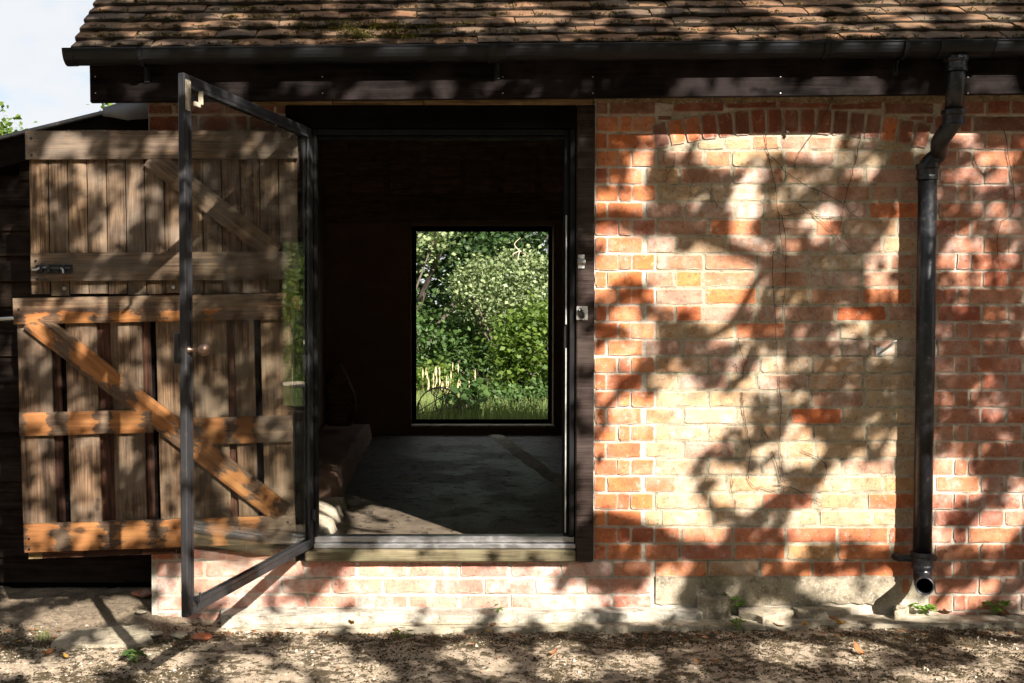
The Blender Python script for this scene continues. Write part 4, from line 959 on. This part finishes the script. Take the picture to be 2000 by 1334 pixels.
def grass_tuft(name, lab, c, n, h, spread, mat, kind=None, w=.0022, heads=False, lean=.35, grp=None):
    vs = []; fs = []; a = []
    for _ in range(n):
        x, y = rng.normal(0, spread[0]), rng.normal(0, spread[1]); an = rng.uniform(0, 6.28); l = h * rng.uniform(.5, 1.1); le = rng.uniform(0, lean); t = rng.random()
        dx, dy = math.cos(an) * le, math.sin(an) * le; b = len(vs)
        for k in range(4):
            u = k / 3; ww = w * (1 - .8 * u); px, py, pz = x + dx * l * u * u, y + dy * l * u * u, l * u * (1 - .15 * le * u)
            vs.extend([(px - ww, py, pz), (px + ww, py, pz)]); a.extend([t, t])
        fs.extend([(b + 2 * k, b + 2 * k + 1, b + 2 * k + 3, b + 2 * k + 2) for k in range(3)])
        if heads:
            b = len(vs); q = vs[-1]; hw = .011
            vs.extend([(q[0], q[1], q[2] - .02), (q[0] - hw, q[1] - hw, q[2] + .04), (q[0], q[1], q[2] + .13), (q[0] + hw, q[1] + hw, q[2] + .04)]); a.extend([1, .9, 1, .8]); fs.append((b, b + 1, b + 2, b + 3))
    return tag(MB().add(vs, fs, a).build(name, mat, None, attr=True, loc=c), lab, 'grass', grp, kind)
p = atz(85, 1250, .01); grass_tuft('grass_tuft', 'sparse green grass tuft at the edge of the concrete step', (p.x, p.y, .01), 14, .055, (.02, .01), M_GRASS)

# ------------------------------------------------------------------ weatherboarded shed beside the barn
SY = .40; shed = tag(empty('shed', (XL - 1.5, SY, 0)), 'black weatherboarded lean-to shed beside the barn', 'shed'); so = Vector((XL - 1.5, SY, 0))
ZR0, ZR1 = at(0, 286, SY).z, at(285, 216, SY).z; xr0, xr1 = at(0, 286, SY).x, at(285, 216, SY).x; sl = (ZR1 - ZR0) / (xr1 - xr0)
def sroof(x): return ZR0 + (x - xr0) * sl
X0s = -5.0; m = MB(); m.add([(X0s - so.x, .03, -.05), (XL - .002 - so.x, .03, -.05), (XL - .002 - so.x, .03, sroof(XL) - .05), (X0s - so.x, .03, sroof(X0s) - .05), (X0s - so.x, 3.0, -.05), (XL - .002 - so.x, 3.0, -.05), (XL - .002 - so.x, 3.0, sroof(XL) - .05), (X0s - so.x, 3.0, sroof(X0s) - .05)],
                       [(0, 1, 2, 3), (5, 4, 7, 6), (4, 0, 3, 7), (1, 5, 6, 2), (3, 2, 6, 7)]); m.build('shed_wall', M_BLACKWD, shed)
z = .055; i = 0
while z < 2.3:
    hgt = .118; xa = X0s if z + hgt < sroof(X0s) else xr0 + (z + hgt * .9 - ZR0 + .07) / sl
    if xa > XL - .05: break
    top = z + hgt + .025; L = XL - .004 - xa
    m = MB(); n = max(3, int(L / .25)); vs = []
    for q in range(n + 1):
        x = xa + L * q / n - so.x; dz = .003 * mnoise.noise((x * 2, i, 1)); vs += [(x - (L / 2 + xa - so.x), -.022, z + dz - z), (x - (L / 2 + xa - so.x), -.002, top - z + dz), (x - (L / 2 + xa - so.x), .006, top - z + dz), (x - (L / 2 + xa - so.x), .0, dz)]
    fs = []
    for q in range(n):
        a = q * 4; b = a + 4; fs += [(a, b, b + 1, a + 1), (a + 1, b + 1, b + 2, a + 2), (a + 3, a + 2, b + 2, b + 3), (a, a + 3, b + 3, b)]
    fs += [(0, 1, 2, 3), (n * 4, n * 4 + 3, n * 4 + 2, n * 4 + 1)]
    MB().add(vs, fs).build('weatherboard', M_SHED, shed, loc=(xa + L / 2 - so.x, .015 + random.uniform(-.003, .003), z), rot=(0, random.uniform(-.003, .003), 0)); z += hgt; i += 1
def along_roof(name, mat, x0, x1, y0, y1, d0, d1):
    vs = [(x - so.x, y, sroof(x) + d) for x in (x0, x1) for y in (y0, y1) for d in (d0, d1)]
    return MB().add(vs, [(0, 1, 3, 2), (4, 6, 7, 5), (0, 4, 5, 1), (2, 3, 7, 6), (0, 2, 6, 4), (1, 5, 7, 3)]).build(name, mat, shed)
along_roof('barge_board', M_BLACKWD, X0s - .1, XL - .003, -.06, -.03, -.11, .012); along_roof('roof_sheet', M_LEAD, X0s - .15, XL - .003, -.085, 3.1, .014, .028)
# lead flashing dressed over the junction
n = 10; vs = []
xf0, xf1 = at(213, 232, SY).x, XL - .004
for i in range(n + 1):
    u = i / n; x = xf0 + (xf1 - xf0) * u; zt = sroof(x) + .036 + .018 * u; zb = sroof(x) - .06 * math.sin(math.pi * min(1, u * .62 + .0)) + .02 * mnoise.noise((u * 4, 0, 0)) * u
    vs += [(x - so.x, -.095 - .01 * math.sin(u * 5), zt), (x - so.x, -.10 + .006 * math.sin(u * 9), zb), (x - so.x, .4, zt + .01), (x - so.x, -.088, zb)]
fs = []
for i in range(n):
    a = i * 4; b = a + 4; fs += [(a, a + 1, b + 1, b), (a, b, b + 2, a + 2), (a + 1, a + 3, b + 3, b + 1)]
MB().add(vs, fs).build('lead_flashing', M_LEAD, shed, smooth=True)

# ------------------------------------------------------------------ carved stone inside
sx, sy, sz = X(664, 4.2), 4.2, ZF + .19
m = MB(); n = 12; pr = [(0, .10), (.1, .125), (.28, .13), (.50, .12), (.68, .098), (.82, .062), (.93, .03), (1, .006)]; vs = []
for (u, r) in pr:
    for k in range(n):
        an = 2 * math.pi * k / n; q = 1 + .18 * mnoise.noise((math.cos(an) * 1.6, u * 5, math.sin(an) * 1.6)); vs.append((r * q * math.cos(an) + .012 * math.sin(u * 6), r * .5 * q * math.sin(an), u * .53))
fs = [(r * n + k, r * n + (k + 1) % n, (r + 1) * n + (k + 1) % n, (r + 1) * n + k) for r in range(len(pr) - 1) for k in range(n)] + [tuple(range(n))[::-1], tuple((len(pr) - 1) * n + k for k in range(n))]
tag(m.add(vs, fs).build('standing_stone', wood_mat('driftwood', (.10, .055, .03), (.22, .13, .08)), None, smooth=True, loc=(sx, sy, sz)), 'rough pointed upright block on the dark ledge inside the barn', 'block')

# ------------------------------------------------------------------ garden behind
def leaves_mesh(C, size, rngl, jitter=.35, up=.25):
    """one small folded leaf for each centre"""
    n = len(C); d = rngl.normal(size=(n, 3)); d[:, 2] *= .6; d /= np.linalg.norm(d, axis=1)[:, None]
    nn = rngl.normal(size=(n, 3)); nn[:, 2] += up * 3; s = np.cross(nn, d); s /= np.linalg.norm(s, axis=1)[:, None] + 1e-9; up_ = np.cross(d, s)
    L = (size * rngl.uniform(1 - jitter, 1 + jitter, n))[:, None]; W = L * .36
    V = np.empty((n, 4, 3)); V[:, 0] = C - d * L * .5; V[:, 1] = C + s * W + up_ * L * .10 - d * L * .05; V[:, 2] = C + d * L * .5; V[:, 3] = C - s * W + up_ * L * .10 - d * L * .05
    me = bpy.data.meshes.new('leaves'); me.vertices.add(n * 4); me.loops.add(n * 4); me.polygons.add(n)
    me.vertices.foreach_set('co', V.reshape(-1)); me.loops.foreach_set('vertex_index', np.arange(n * 4, dtype=np.int32)); me.polygons.foreach_set('loop_start', np.arange(0, n * 4, 4, dtype=np.int32))
    a = me.attributes.new('wear', 'FLOAT', 'POINT'); a.data.foreach_set('value', np.repeat(rngl.random(n), 4).astype(np.float32)); me.update(calc_edges=True); me.validate(); return me
def clump_points(c, rad, nc, per, cl, rngl, shell=.55):
    out = []
    for _ in range(nc):
        d = rngl.normal(size=3); d /= np.linalg.norm(d); r = rngl.uniform(shell, 1.0) ** .6
        q = np.array(c) + d * np.array(rad) * r
        out.append(q + rngl.normal(0, cl * rngl.uniform(.6, 1.3), (per, 3)))
    P = np.concatenate(out); return P[P[:, 2] > .02]
def shrub(name, lab, cat, base, c, rad, nc, per, size, mat, seed, cl=.13, grp=None, trunk=.03, limbs=6):
    rl = np.random.default_rng(seed); base = Vector(base); e = tag(empty(name, base), lab, cat, grp)
    P = clump_points(c, rad, nc, per, cl, rl); link('crown', leaves_mesh(P - np.array(base), size, rl), mat, e)
    m = MB()
    for i in range(limbs):
        tip = Vector(P[int(rl.integers(len(P)))]) - base; mid = tip * .5 + Vector((rl.normal(0, .08), rl.normal(0, .08), .12 * rad[2]))
        m.tube(spline([(rl.normal(0, .03), rl.normal(0, .03), -.02), mid, tip], 4), list(np.linspace(trunk, trunk * .25, 9)), 6)
    m.build('trunk', M_BARK, e); return e
shrub('evergreen_tree', 'dark evergreen tree filling the back of the window view', 'tree', (-.6, 14.6, 0), (-.5, 14.4, 2.0), (2.3, 1.3, 2.6), 230, 60, .10, M_LEAF_DK, 21, .20, trunk=.10)
shrub('evergreen_tree', 'deep green tree behind the pale shrub in the garden', 'tree', (2.6, 15.0, 0), (2.4, 14.8, 2.2), (2.2, 1.3, 2.8), 210, 60, .10, M_LEAF_DK, 22, .20, trunk=.10)
for i_, (gx_, gy_, gr_) in enumerate(((-4.5, 17.5, 2.4), (-.8, 18.2, 2.5), (2.6, 18.0, 2.5), (6.0, 17.6, 2.5), (10.0, 17.0, 2.6), (13.5, 16.0, 2.6))):
    shrub('evergreen_tree', 'tall dark tree in the dense row closing the garden', 'tree', (gx_, gy_, 0), (gx_, gy_, 2.5), (gr_, 1.2, 2.9), 260, 60, .15, M_LEAF_DK, 60 + i_, .26, 'row of trees closing the garden', .12)
shrub('pale_shrub', 'pale variegated shrub catching the sun across the window view', 'shrub', (1.3, 11.9, 0), (1.25, 11.8, 1.62), (1.0, .5, .60), 140, 60, .062, M_LEAF_PALE, 23, .11)
shrub('pale_shrub', 'pale sunlit foliage hanging at the top corner of the window view', 'shrub', (-.9, 13.0, 0), (-.45, 12.9, 2.62), (.75, .45, .40), 50, 50, .08, M_LEAF_PALE, 24, .12)
shrub('leafy_bush', 'yellow-green leafy bush close behind the window', 'bush', (1.75, 10.2, 0), (1.55, 10.2, .72), (.75, .55, .72), 130, 55, .075, M_LEAF_LIME, 25, .12)
shrub('leafy_bush', 'mid green low bush behind the dry grasses', 'bush', (-.1, 12.2, 0), (-.1, 12.2, .70), (1.0, .5, .62), 90, 50, .08, M_LEAF_MID, 26, .13)
shrub('leafy_bush', 'low dense ground cover bush below the yellow-green bush', 'bush', (1.1, 9.5, 0), (1.15, 9.5, .12), (.75, .35, .22), 60, 40, .06, M_LEAF_MID, 35, .09, trunk=.01)
shrub('leafy_bush', 'low green bush to the side of the willow hoop', 'bush', (-.25, 10.9, 0), (-.2, 10.9, .22), (.7, .3, .28), 60, 40, .065, M_LEAF_LIME, 36, .09, trunk=.01)
shrub('leafy_bush', 'broad leafed green plant in front of the dry grasses', 'bush', (.38, 9.0, 0), (.40, 9.0, .22), (.22, .18, .25), 16, 12, .12, M_LEAF_MID, 27, .07, trunk=.012)
shrub('leafy_bush', 'green bush seen only as a reflection in the glass door', 'bush', (6.0, 9.6, 0), (6.0, 9.6, 1.1), (1.6, .7, 1.1), 150, 50, .08, M_LEAF_LIME, 28, .14)
shrub('evergreen_tree', 'far green tree beyond the garden bench', 'tree', (8.2, 13.5, 0), (8.2, 13.5, 2.4), (2.8, 1.4, 2.6), 200, 55, .11, M_LEAF_MID, 29, .20, trunk=.1)
shrub('leafy_tree', 'sunlit tree top showing above the shed roof edge', 'tree', (-6.3, 9.6, 0), (-6.35, 9.6, 2.75), (1.2, 1.1, 1.2), 260, 60, .09, M_LEAF_LIME, 30, .15, trunk=.08)
shrub('leafy_tree', 'distant tree top just over the lead flashing', 'tree', (-5.6, 15.6, 0), (-5.6, 15.6, 3.6), (1.0, 1.0, 1.80), 120, 50, .11, M_LEAF_LIME, 31, .16, trunk=.08)
grass_tuft('dry_grass', 'straw coloured seed-head grasses lit by the sun', (.15, 10.6, -.01), 60, .47, (.32, .35), M_STRAW, 'stuff', .003, True, .9)
grass_tuft('meadow_grass', 'green grass under the garden shrubs', (.6, 10.0, -.01), 9000, .27, (1.5, 1.0), M_GRASS, 'stuff', .004)
# bare branches in the shrubs
for i, (px, py) in enumerate(((925, 560), (1015, 490))):
    c = at(px, py, 12.0 - i * .2); m = MB()
    for q in range(4):
        d = Vector((rng.normal(0, .14), rng.normal(0, .05), -abs(rng.normal(.16, .08)) if q else .2)); m.tube(spline([(0, 0, 0), d * .5 + Vector((rng.normal(0, .04), 0, 0)), d], 3), [.010, .009, .008, .007, .006, .005, .004], 5)
    tag(m.build('dead_branch', M_DRYWOOD, None, loc=c), ('pale dead twigs sticking out above the variegated shrub', 'bleached forked twig in the top corner foliage')[i], 'branch')
# willow hoop
hc = at(858, 800, 8.6); hoop = tag(empty('willow_hoop', (hc.x, hc.y, hc.z - .30)), 'dark round hoop of woven willow standing in the grass', 'hoop')
m = MB()
for k in range(3):
    ph = rng.uniform(0, 6); m.tube([(.265 * math.cos(a) * (1 + .02 * math.sin(3 * a + ph)), .03 * math.sin(a * 2 + ph), .30 + .27 * math.sin(a) * (1 + .02 * math.cos(4 * a + ph))) for a in np.linspace(0, 2 * math.pi, 30)], .0075, 6)
m.build('rim', M_TWIG, hoop)
for k in range(11):
    a, b = rng.uniform(0, 6.28), rng.uniform(1.8, 3.4); p0 = Vector((.26 * math.cos(a), 0, .30 + .26 * math.sin(a))); p1 = Vector((.26 * math.cos(a + b), 0, .30 + .26 * math.sin(a + b)))
    mid = (p0 + p1) / 2 + Vector((rng.normal(0, .09), rng.normal(0, .08), rng.normal(0, .09))); MB().tube(spline([p0, mid, p1], 6), .006, 5).build('rod', M_TWIG, hoop)
# slatted garden bench that the glass door mirrors
bench = tag(empty('garden_bench', (4.9, 7.2, 0), (0, 0, .5)), 'pale slatted garden bench outside, mirrored in the glass door', 'bench')
for i in range(9): MB().box(-.62 + i * .15, -.62 + i * .15 + .05, .2, .22, .42, .9, .004).build('back_slat', M_DRYWOOD, bench)
MB().box(-.68, .68, .19, .23, .9, .96, .006).build('top_rail', M_DRYWOOD, bench)
for i in range(4): MB().box(-.68, .68, -.25 + i * .11, -.25 + i * .11 + .09, .40, .42, .004).build('seat_slat', M_DRYWOOD, bench)
for a in (-.66, .62):
    for b in (-.25, .17): MB().box(a, a + .05, b, b + .05, -.02, .399, .004).build('leg', M_DRYWOOD, bench)

# ------------------------------------------------------------------ the tree behind the viewer that dapples the wall
# sunlit openings, as (surface, x, y, half-width, half-height) on the photograph's sheet; the leaves leave these gaps
E = []
def lit(s, *rows):
    for r in rows: E.append((s,) + r)
lit('w', (1352, 267, 50, 8), (1455, 276, 66, 18), (1570, 276, 55, 17), (1340, 300, 16, 11), (1410, 308, 34, 18), (1247, 345, 20, 17), (1250, 308, 12, 12), (1457, 382, 15, 32), (1445, 412, 13, 12), (1500, 378, 12, 10), (1556, 378, 12, 12),
    (1531, 343, 9, 16), (1606, 342, 12, 14), (1600, 410, 34, 17), (1436, 447, 20, 16), (1520, 448, 22, 16), (1590, 445, 40, 14), (1235, 395, 18, 12), (1178, 450, 16, 11), (1180, 390, 12, 14), (1225, 482, 36, 14), (1290, 478, 25, 13), (1395, 490, 20, 11), (1480, 485, 25, 11), (1540, 480, 20, 15),
    (1345, 530, 90, 36), (1460, 512, 45, 13), (1425, 548, 52, 17), (1172, 530, 14, 30), (1230, 515, 32, 18), (1338, 583, 52, 16), (1412, 580, 27, 13), (1213, 616, 34, 10), (1390, 615, 20, 12), (1418, 648, 36, 10), (1258, 648, 18, 9), (1217, 684, 34, 13),
    (1178, 712, 18, 10), (1226, 712, 16, 10), (1492, 716, 15, 10), (1318, 745, 40, 13), (1180, 748, 20, 9), (1345, 802, 112, 36), (1485, 750, 25, 12), (1530, 745, 12, 12),
    (1285, 862, 118, 40), (1262, 922, 100, 42), (1270, 985, 104, 40), (1230, 790, 40, 18), (1390, 830, 30, 20), (1495, 883, 26, 11), (1570, 882, 35, 14), (1565, 848, 38, 14), (1500, 946, 28, 14), (1440, 975, 38, 12), (1420, 930, 24, 12), (1585, 1022, 55, 32), (1628, 965, 26, 36),
    (1360, 1045, 42, 12), (1440, 1112, 45, 11), (1545, 1075, 25, 12), (1300, 1146, 28, 18), (1590, 1150, 20, 14), (1350, 1010, 30, 14),
    (1685, 985, 75, 52), (1640, 1035, 60, 20), (1720, 940, 38, 22), (1632, 1152, 22, 20), (1725, 1150, 30, 24), (1700, 1182, 45, 12), (1735, 1047, 28, 15), (1850, 928, 36, 32), (1838, 980, 25, 16), (1880, 948, 33, 14), (1955, 1015, 42, 15), (1838, 1048, 22, 13), (1930, 1048, 36, 12), (1990, 985, 15, 32),
    (1730, 513, 38, 13), (1647, 545, 20, 12), (1705, 545, 22, 14), (1647, 580, 18, 12), (1693, 580, 14, 12), (1740, 582, 22, 8), (1665, 613, 26, 14), (1710, 615, 18, 12), (1668, 650, 48, 14), (1740, 648, 25, 12), (1570, 640, 14, 10), (1640, 683, 16, 14), (1750, 680, 15, 14),
    (1520, 715, 25, 13), (1577, 715, 28, 10), (1530, 750, 34, 13), (1563, 783, 40, 13), (1575, 816, 25, 14), (1868, 515, 48, 14), (1873, 546, 42, 14), (1940, 546, 24, 15), (1948, 515, 45, 14), (1880, 580, 12, 12), (1843, 582, 18, 10), (1880, 614, 28, 12), (1945, 720, 30, 9), (1945, 747, 18, 10),
    (1985, 815, 20, 16), (1940, 816, 25, 15), (1842, 785, 20, 10), (1827, 680, 8, 12), (1842, 647, 16, 10), (1806, 273, 24, 13), (1893, 272, 18, 12), (1693, 316, 20, 25), (1917, 303, 22, 18), (1890, 342, 30, 11), (1950, 340, 28, 14), (1950, 306, 36, 12), (1905, 410, 16, 15), (1960, 440, 14, 20), (1880, 477, 30, 13), (1985, 490, 15, 13), (1845, 497, 20, 9), (1765, 408, 7, 13),
    # plinth and sill
    (760, 1140, 70, 48), (880, 1140, 80, 50), (1000, 1150, 80, 42), (470, 1140, 40, 26), (690, 1110, 26, 18), (540, 1105, 40, 12), (400, 1130, 30, 30), (330, 1205, 30, 18), (350, 1155, 18, 12), (1110, 1165, 60, 18), (1060, 1110, 30, 12), (640, 1175, 40, 16), (960, 1065, 130, 14), (640, 1058, 20, 12), (780, 1064, 40, 10), (1140, 900, 13, 46), (1140, 1000, 13, 40), (1140, 560, 12, 24), (1140, 690, 12, 30), (1140, 790, 12, 26),
    # through the doorway on to the floor
    (1070, 690, 44, 70), (1000, 800, 60, 44), (960, 700, 36, 40), (1085, 660, 34, 52), (1040, 780, 40, 40), (1075, 870, 34, 44), (985, 860, 44, 36), (930, 770, 38, 44), (1010, 930, 50, 30), (880, 880, 40, 44), (850, 720, 34, 40), (800, 820, 34, 44), (1090, 770, 20, 26), (900, 960, 44, 26))
lit('f', (740, 175, 18, 15), (715, 172, 8, 14), (775, 178, 12, 12), (860, 165, 14, 14), (955, 156, 20, 6), (1365, 166, 14, 15), (1422, 166, 10, 16), (1482, 166, 22, 18), (1528, 170, 15, 15), (1610, 166, 38, 20), (1702, 164, 14, 16), (1945, 160, 24, 18), (1898, 156, 10, 8), (270, 162, 28, 8), (450, 164, 22, 8), (582, 162, 24, 8))
lit('d', (130, 292, 24, 20), (105, 318, 14, 14), (150, 335, 20, 18), (240, 365, 30, 34), (298, 292, 12, 12), (325, 285, 12, 10), (345, 450, 18, 30), (340, 505, 24, 22), (400, 510, 16, 14), (200, 440, 16, 26), (180, 350, 14, 18), (66, 670, 16, 36), (90, 640, 18, 14), (165, 610, 22, 10), (232, 612, 26, 12), (335, 610, 24, 12), (170, 660, 26, 26), (250, 665, 18, 26), (240, 745, 26, 22), (315, 705, 18, 16), (325, 790, 20, 24), (80, 828, 34, 20), (156, 828, 32, 20), (240, 828, 34, 20),
    (355, 880, 18, 22), (415, 800, 22, 20), (410, 745, 20, 18), (530, 715, 26, 26), (545, 830, 28, 20), (408, 830, 22, 14), (165, 905, 18, 30), (232, 900, 20, 30), (80, 900, 18, 26), (330, 930, 22, 30), (75, 1050, 34, 24), (160, 1048, 34, 24), (244, 1044, 32, 24), (335, 1040, 30, 24), (430, 1020, 32, 20), (480, 1000, 24, 24), (455, 945, 26, 26), (545, 1010, 30, 26), (545, 930, 20, 34), (475, 900, 18, 26), (150, 970, 20, 22), (330, 985, 16, 16))
lit('g', (150, 1205, 60, 14), (240, 1190, 30, 8), (100, 1225, 40, 10), (240, 1240, 40, 8), (470, 1215, 44, 14), (600, 1215, 70, 18), (740, 1212, 50, 16), (860, 1208, 40, 14), (1090, 1205, 40, 12), (1240, 1196, 50, 12), (1000, 1205, 40, 10), (200, 1275, 60, 14), (330, 1275, 40, 14), (110, 1310, 60, 18), (480, 1300, 50, 22), (620, 1270, 60, 22), (700, 1315, 70, 20), (560, 1325, 40, 14), (900, 1260, 40, 14), (950, 1290, 30, 12), (1090, 1262, 40, 12), (1130, 1300, 60, 20), (1260, 1290, 40, 14),
    (1560, 1270, 50, 14), (1690, 1272, 44, 16), (1950, 1250, 50, 16), (1980, 1290, 50, 24), (1900, 1320, 60, 16), (1820, 1322, 40, 12), (20, 1290, 30, 14), (330, 1318, 50, 14), (1760, 1210, 50, 10), (1850, 1195, 30, 8), (1500, 1205, 30, 8))
lit('r', (1050, 32, 44, 18), (1010, 12, 30, 8), (930, 55, 24, 8), (1150, 50, 26, 8), (1260, 20, 30, 10), (1360, 55, 26, 10), (1450, 65, 30, 10), (1560, 30, 36, 14), (1640, 60, 30, 10), (1720, 20, 40, 12), (1780, 45, 30, 10), (1880, 15, 30, 10), (1930, 40, 30, 12), (1700, 62, 30, 8), (1500, 12, 30, 8), (700, 60, 26, 8), (560, 40, 22, 8), (450, 25, 22, 8), (800, 20, 24, 8), (380, 45, 14, 8), (280, 60, 14, 8))
def to_plane(s, px, py):
    if s == 'w': p = at(px, py, 0)
    elif s == 'f': p = at(px, py, -.175)
    elif s == 'd': p = at(px, py, -.10)
    elif s == 'g': p = atz(px, py, .01)
    else:
        d = ray(px, py); nrm = Vector((0, -math.sin(PIT), math.cos(PIT))); p = CAM + d * ((Vector((0, EY, EZ)) - CAM).dot(nrm) / d.dot(nrm))
    q = p - LIGHT * p.y; return np.array((q.x, q.z))
EL = []
for s, px, py, a, b in E:
    half = s == 'w' and ((px > 1485 and 285 < py < 860) or (px > 1790 and py < 480)) or s == 'd'   # thin sprays: half shade
    c = to_plane(s, px, py); g = (.010 if half and s == 'w' else .033) * 453
    u = to_plane(s, px + a + g * .8, py) - c; v = to_plane(s, px, py + b + (g * .8 if s != 'r' else 4)) - c
    EL.append((c, np.linalg.inv(np.column_stack((u, v))), (.72 if s == 'w' else .85) if half else 1.0))
def diag(P2): return (P2[:, 0] + P2[:, 1]) * .7071, (P2[:, 1] - P2[:, 0]) * .7071
def nz2(a, b, sa, sb, z): return np.array([mnoise.noise((p * sa, q * sb, z)) for p, q in zip(a, b)])
def streaks(P2):                                                 # feathery slits between the sprays of leaves
    a, b = diag(P2); return nz2(a, b, 2.4, 8.5, 1.5) + .6 * nz2(a, b, 6, 19, 4.5)
def in_gap(P2):
    a, b = diag(P2); w = .055 * nz2(a, b, 2.2, 7, 8.5) + .03 * nz2(a, b, 6, 17, 2.2); P2 = P2 + np.column_stack((-w, w)) * .7071
    hit = np.zeros(len(P2), bool)
    luck = np.random.default_rng(3).random(len(P2))
    for c, Mi, wt in EL:
        q = (P2 - c) @ Mi.T; hit |= ((q[:, 0] ** 2 + q[:, 1] ** 2) < 1.0) & (luck < wt)
    return hit
def canopy():
    rl = np.random.default_rng(5); Ld = np.array(LIGHT) / LIGHT.length
    base = Vector((6.6, -6.2, -.01)); e = tag(empty('broadleaf_tree', base), 'tall broadleaf tree across the yard whose shade dapples the barn wall', 'tree')
    n = 76000
    px = rl.uniform(-500, 2500, n); pz = rl.uniform(-1.1, 3.5, n); t = rl.uniform(3.7, 6.3, n)
    wx = (px - PPX) / 453.0; P2 = np.column_stack((wx, pz)); P = np.column_stack((wx, np.zeros(n), pz)) - Ld * t[:, None]
    gap = in_gap(P2); mid = np.clip(1 - np.hypot((wx - 1.60) / .75, (pz - 1.05) / .85), 0, 1)
    gap |= (streaks(P2) > .58 - .14 * mid) & (rl.random(n) < .85)
    dist = P[:, 1] + 4.7; top = 1.325 + .33 * np.maximum(dist, 0) + .25
    ok = (P[:, 2] > top) & (P[:, 2] > 1.9) & ~gap
    low = ~(P[:, 2] > top) & ~gap                        # rays that would cross the view: move those leaves back along the ray
    t2 = rl.uniform(6.8, 8.6, n); Pb = np.column_stack((wx, np.zeros(n), pz)) - Ld * t2[:, None]
    P = np.concatenate([P[ok], Pb[low]])
    ex = clump_points((5.6, -6.4, 5.2), (3.0, 2.6, 2.2), 120, 60, .28, rl); q = ex - Ld * (ex[:, 1] / Ld[1])[:, None]
    P = np.concatenate([P, ex[~in_gap(q[:, [0, 2]]) & ((ex[:, 2] > 1.325 + .33 * np.maximum(ex[:, 1] + 4.7, 0) + .3))]])
    link('crown', leaves_mesh(P - np.array(base), .068, rl, .3, .0), M_LEAF_TREE, e)
    m = MB(); m.tube(spline([(0, 0, 0), (.05, .1, 1.6), (-.1, .2, 3.2), (-.5, .4, 4.6), (-.9, .6, 6.0)], 5), list(np.linspace(.24, .10, 21)), 12); m.build('trunk', M_BARK, e)
    def on_ray(px, py, tt, s='w'):
        c = to_plane(s, px, py); return Vector((c[0], 0, c[1])) - Vector(Ld) * tt - base
    limbs = [([(1330, 1185, 5.4), (1385, 1105, 5.3), (1470, 1015, 5.2), (1560, 950, 5.1), (1612, 900, 5.0), (1700, 790, 5.0), (1900, 640, 5.4)], .038, .014, (-.3, .3, 3.9)),
             ([(1165, 812, 5.0), (1215, 765, 5.0), (1282, 712, 5.0), (1420, 640, 5.1), (1600, 520, 5.3)], .018, .012, (-.5, .4, 4.6)),
             ([(598, 1165, 5.6), (635, 1125, 5.6), (672, 1085, 5.6), (760, 960, 5.6), (900, 760, 5.7), (1200, 420, 5.8)], .045, .02, (-.7, .5, 5.2)),
             ([(1905, 1000, 5.2), (1945, 950, 5.2), (1978, 905, 5.2), (2040, 800, 5.3)], .022, .03, (-.3, .3, 3.8)),
             ([(1090, 1150, 5.3), (1120, 1110, 5.3), (1150, 1070, 5.3), (1260, 1040, 5.3)], .03, .03, (-.3, .3, 3.8))]
    for pts, r0, r1, fork in limbs:
        P3 = [on_ray(*p) for p in pts] + [Vector(fork)]; sp = spline(P3, 5); MB().tube(sp, list(np.linspace(r0, r1 + .015, len(sp))), 8).build('limb', M_BARK, e)
for i_, (gx_, gy_, gz_) in enumerate(((-8, -12.5, 7.4), (-3, -15, 8.4), (2.5, -15.5, 8.0), (8, -13.5, 7.4), (-11.5, -6.5, 7.0), (13, -7, 7.5), (-6.5, -17.5, 9), (13, -14, 8))):  # unseen trees added to cut the sky fill on the shaded wall
    shrub('sky_block_tree', 'tall unseen tree added opposite the barn to block low sky', 'tree', (gx_, gy_, 0), (gx_, gy_, gz_ * .5), (2.9, 2.3, gz_ * .46), 200, 32, .24, M_LEAF_TREE, 80 + i_, .34, 'trees added to block low sky', .2)
canopy()
print('bricks', N_BR[0], 'objects', len(bpy.data.objects))
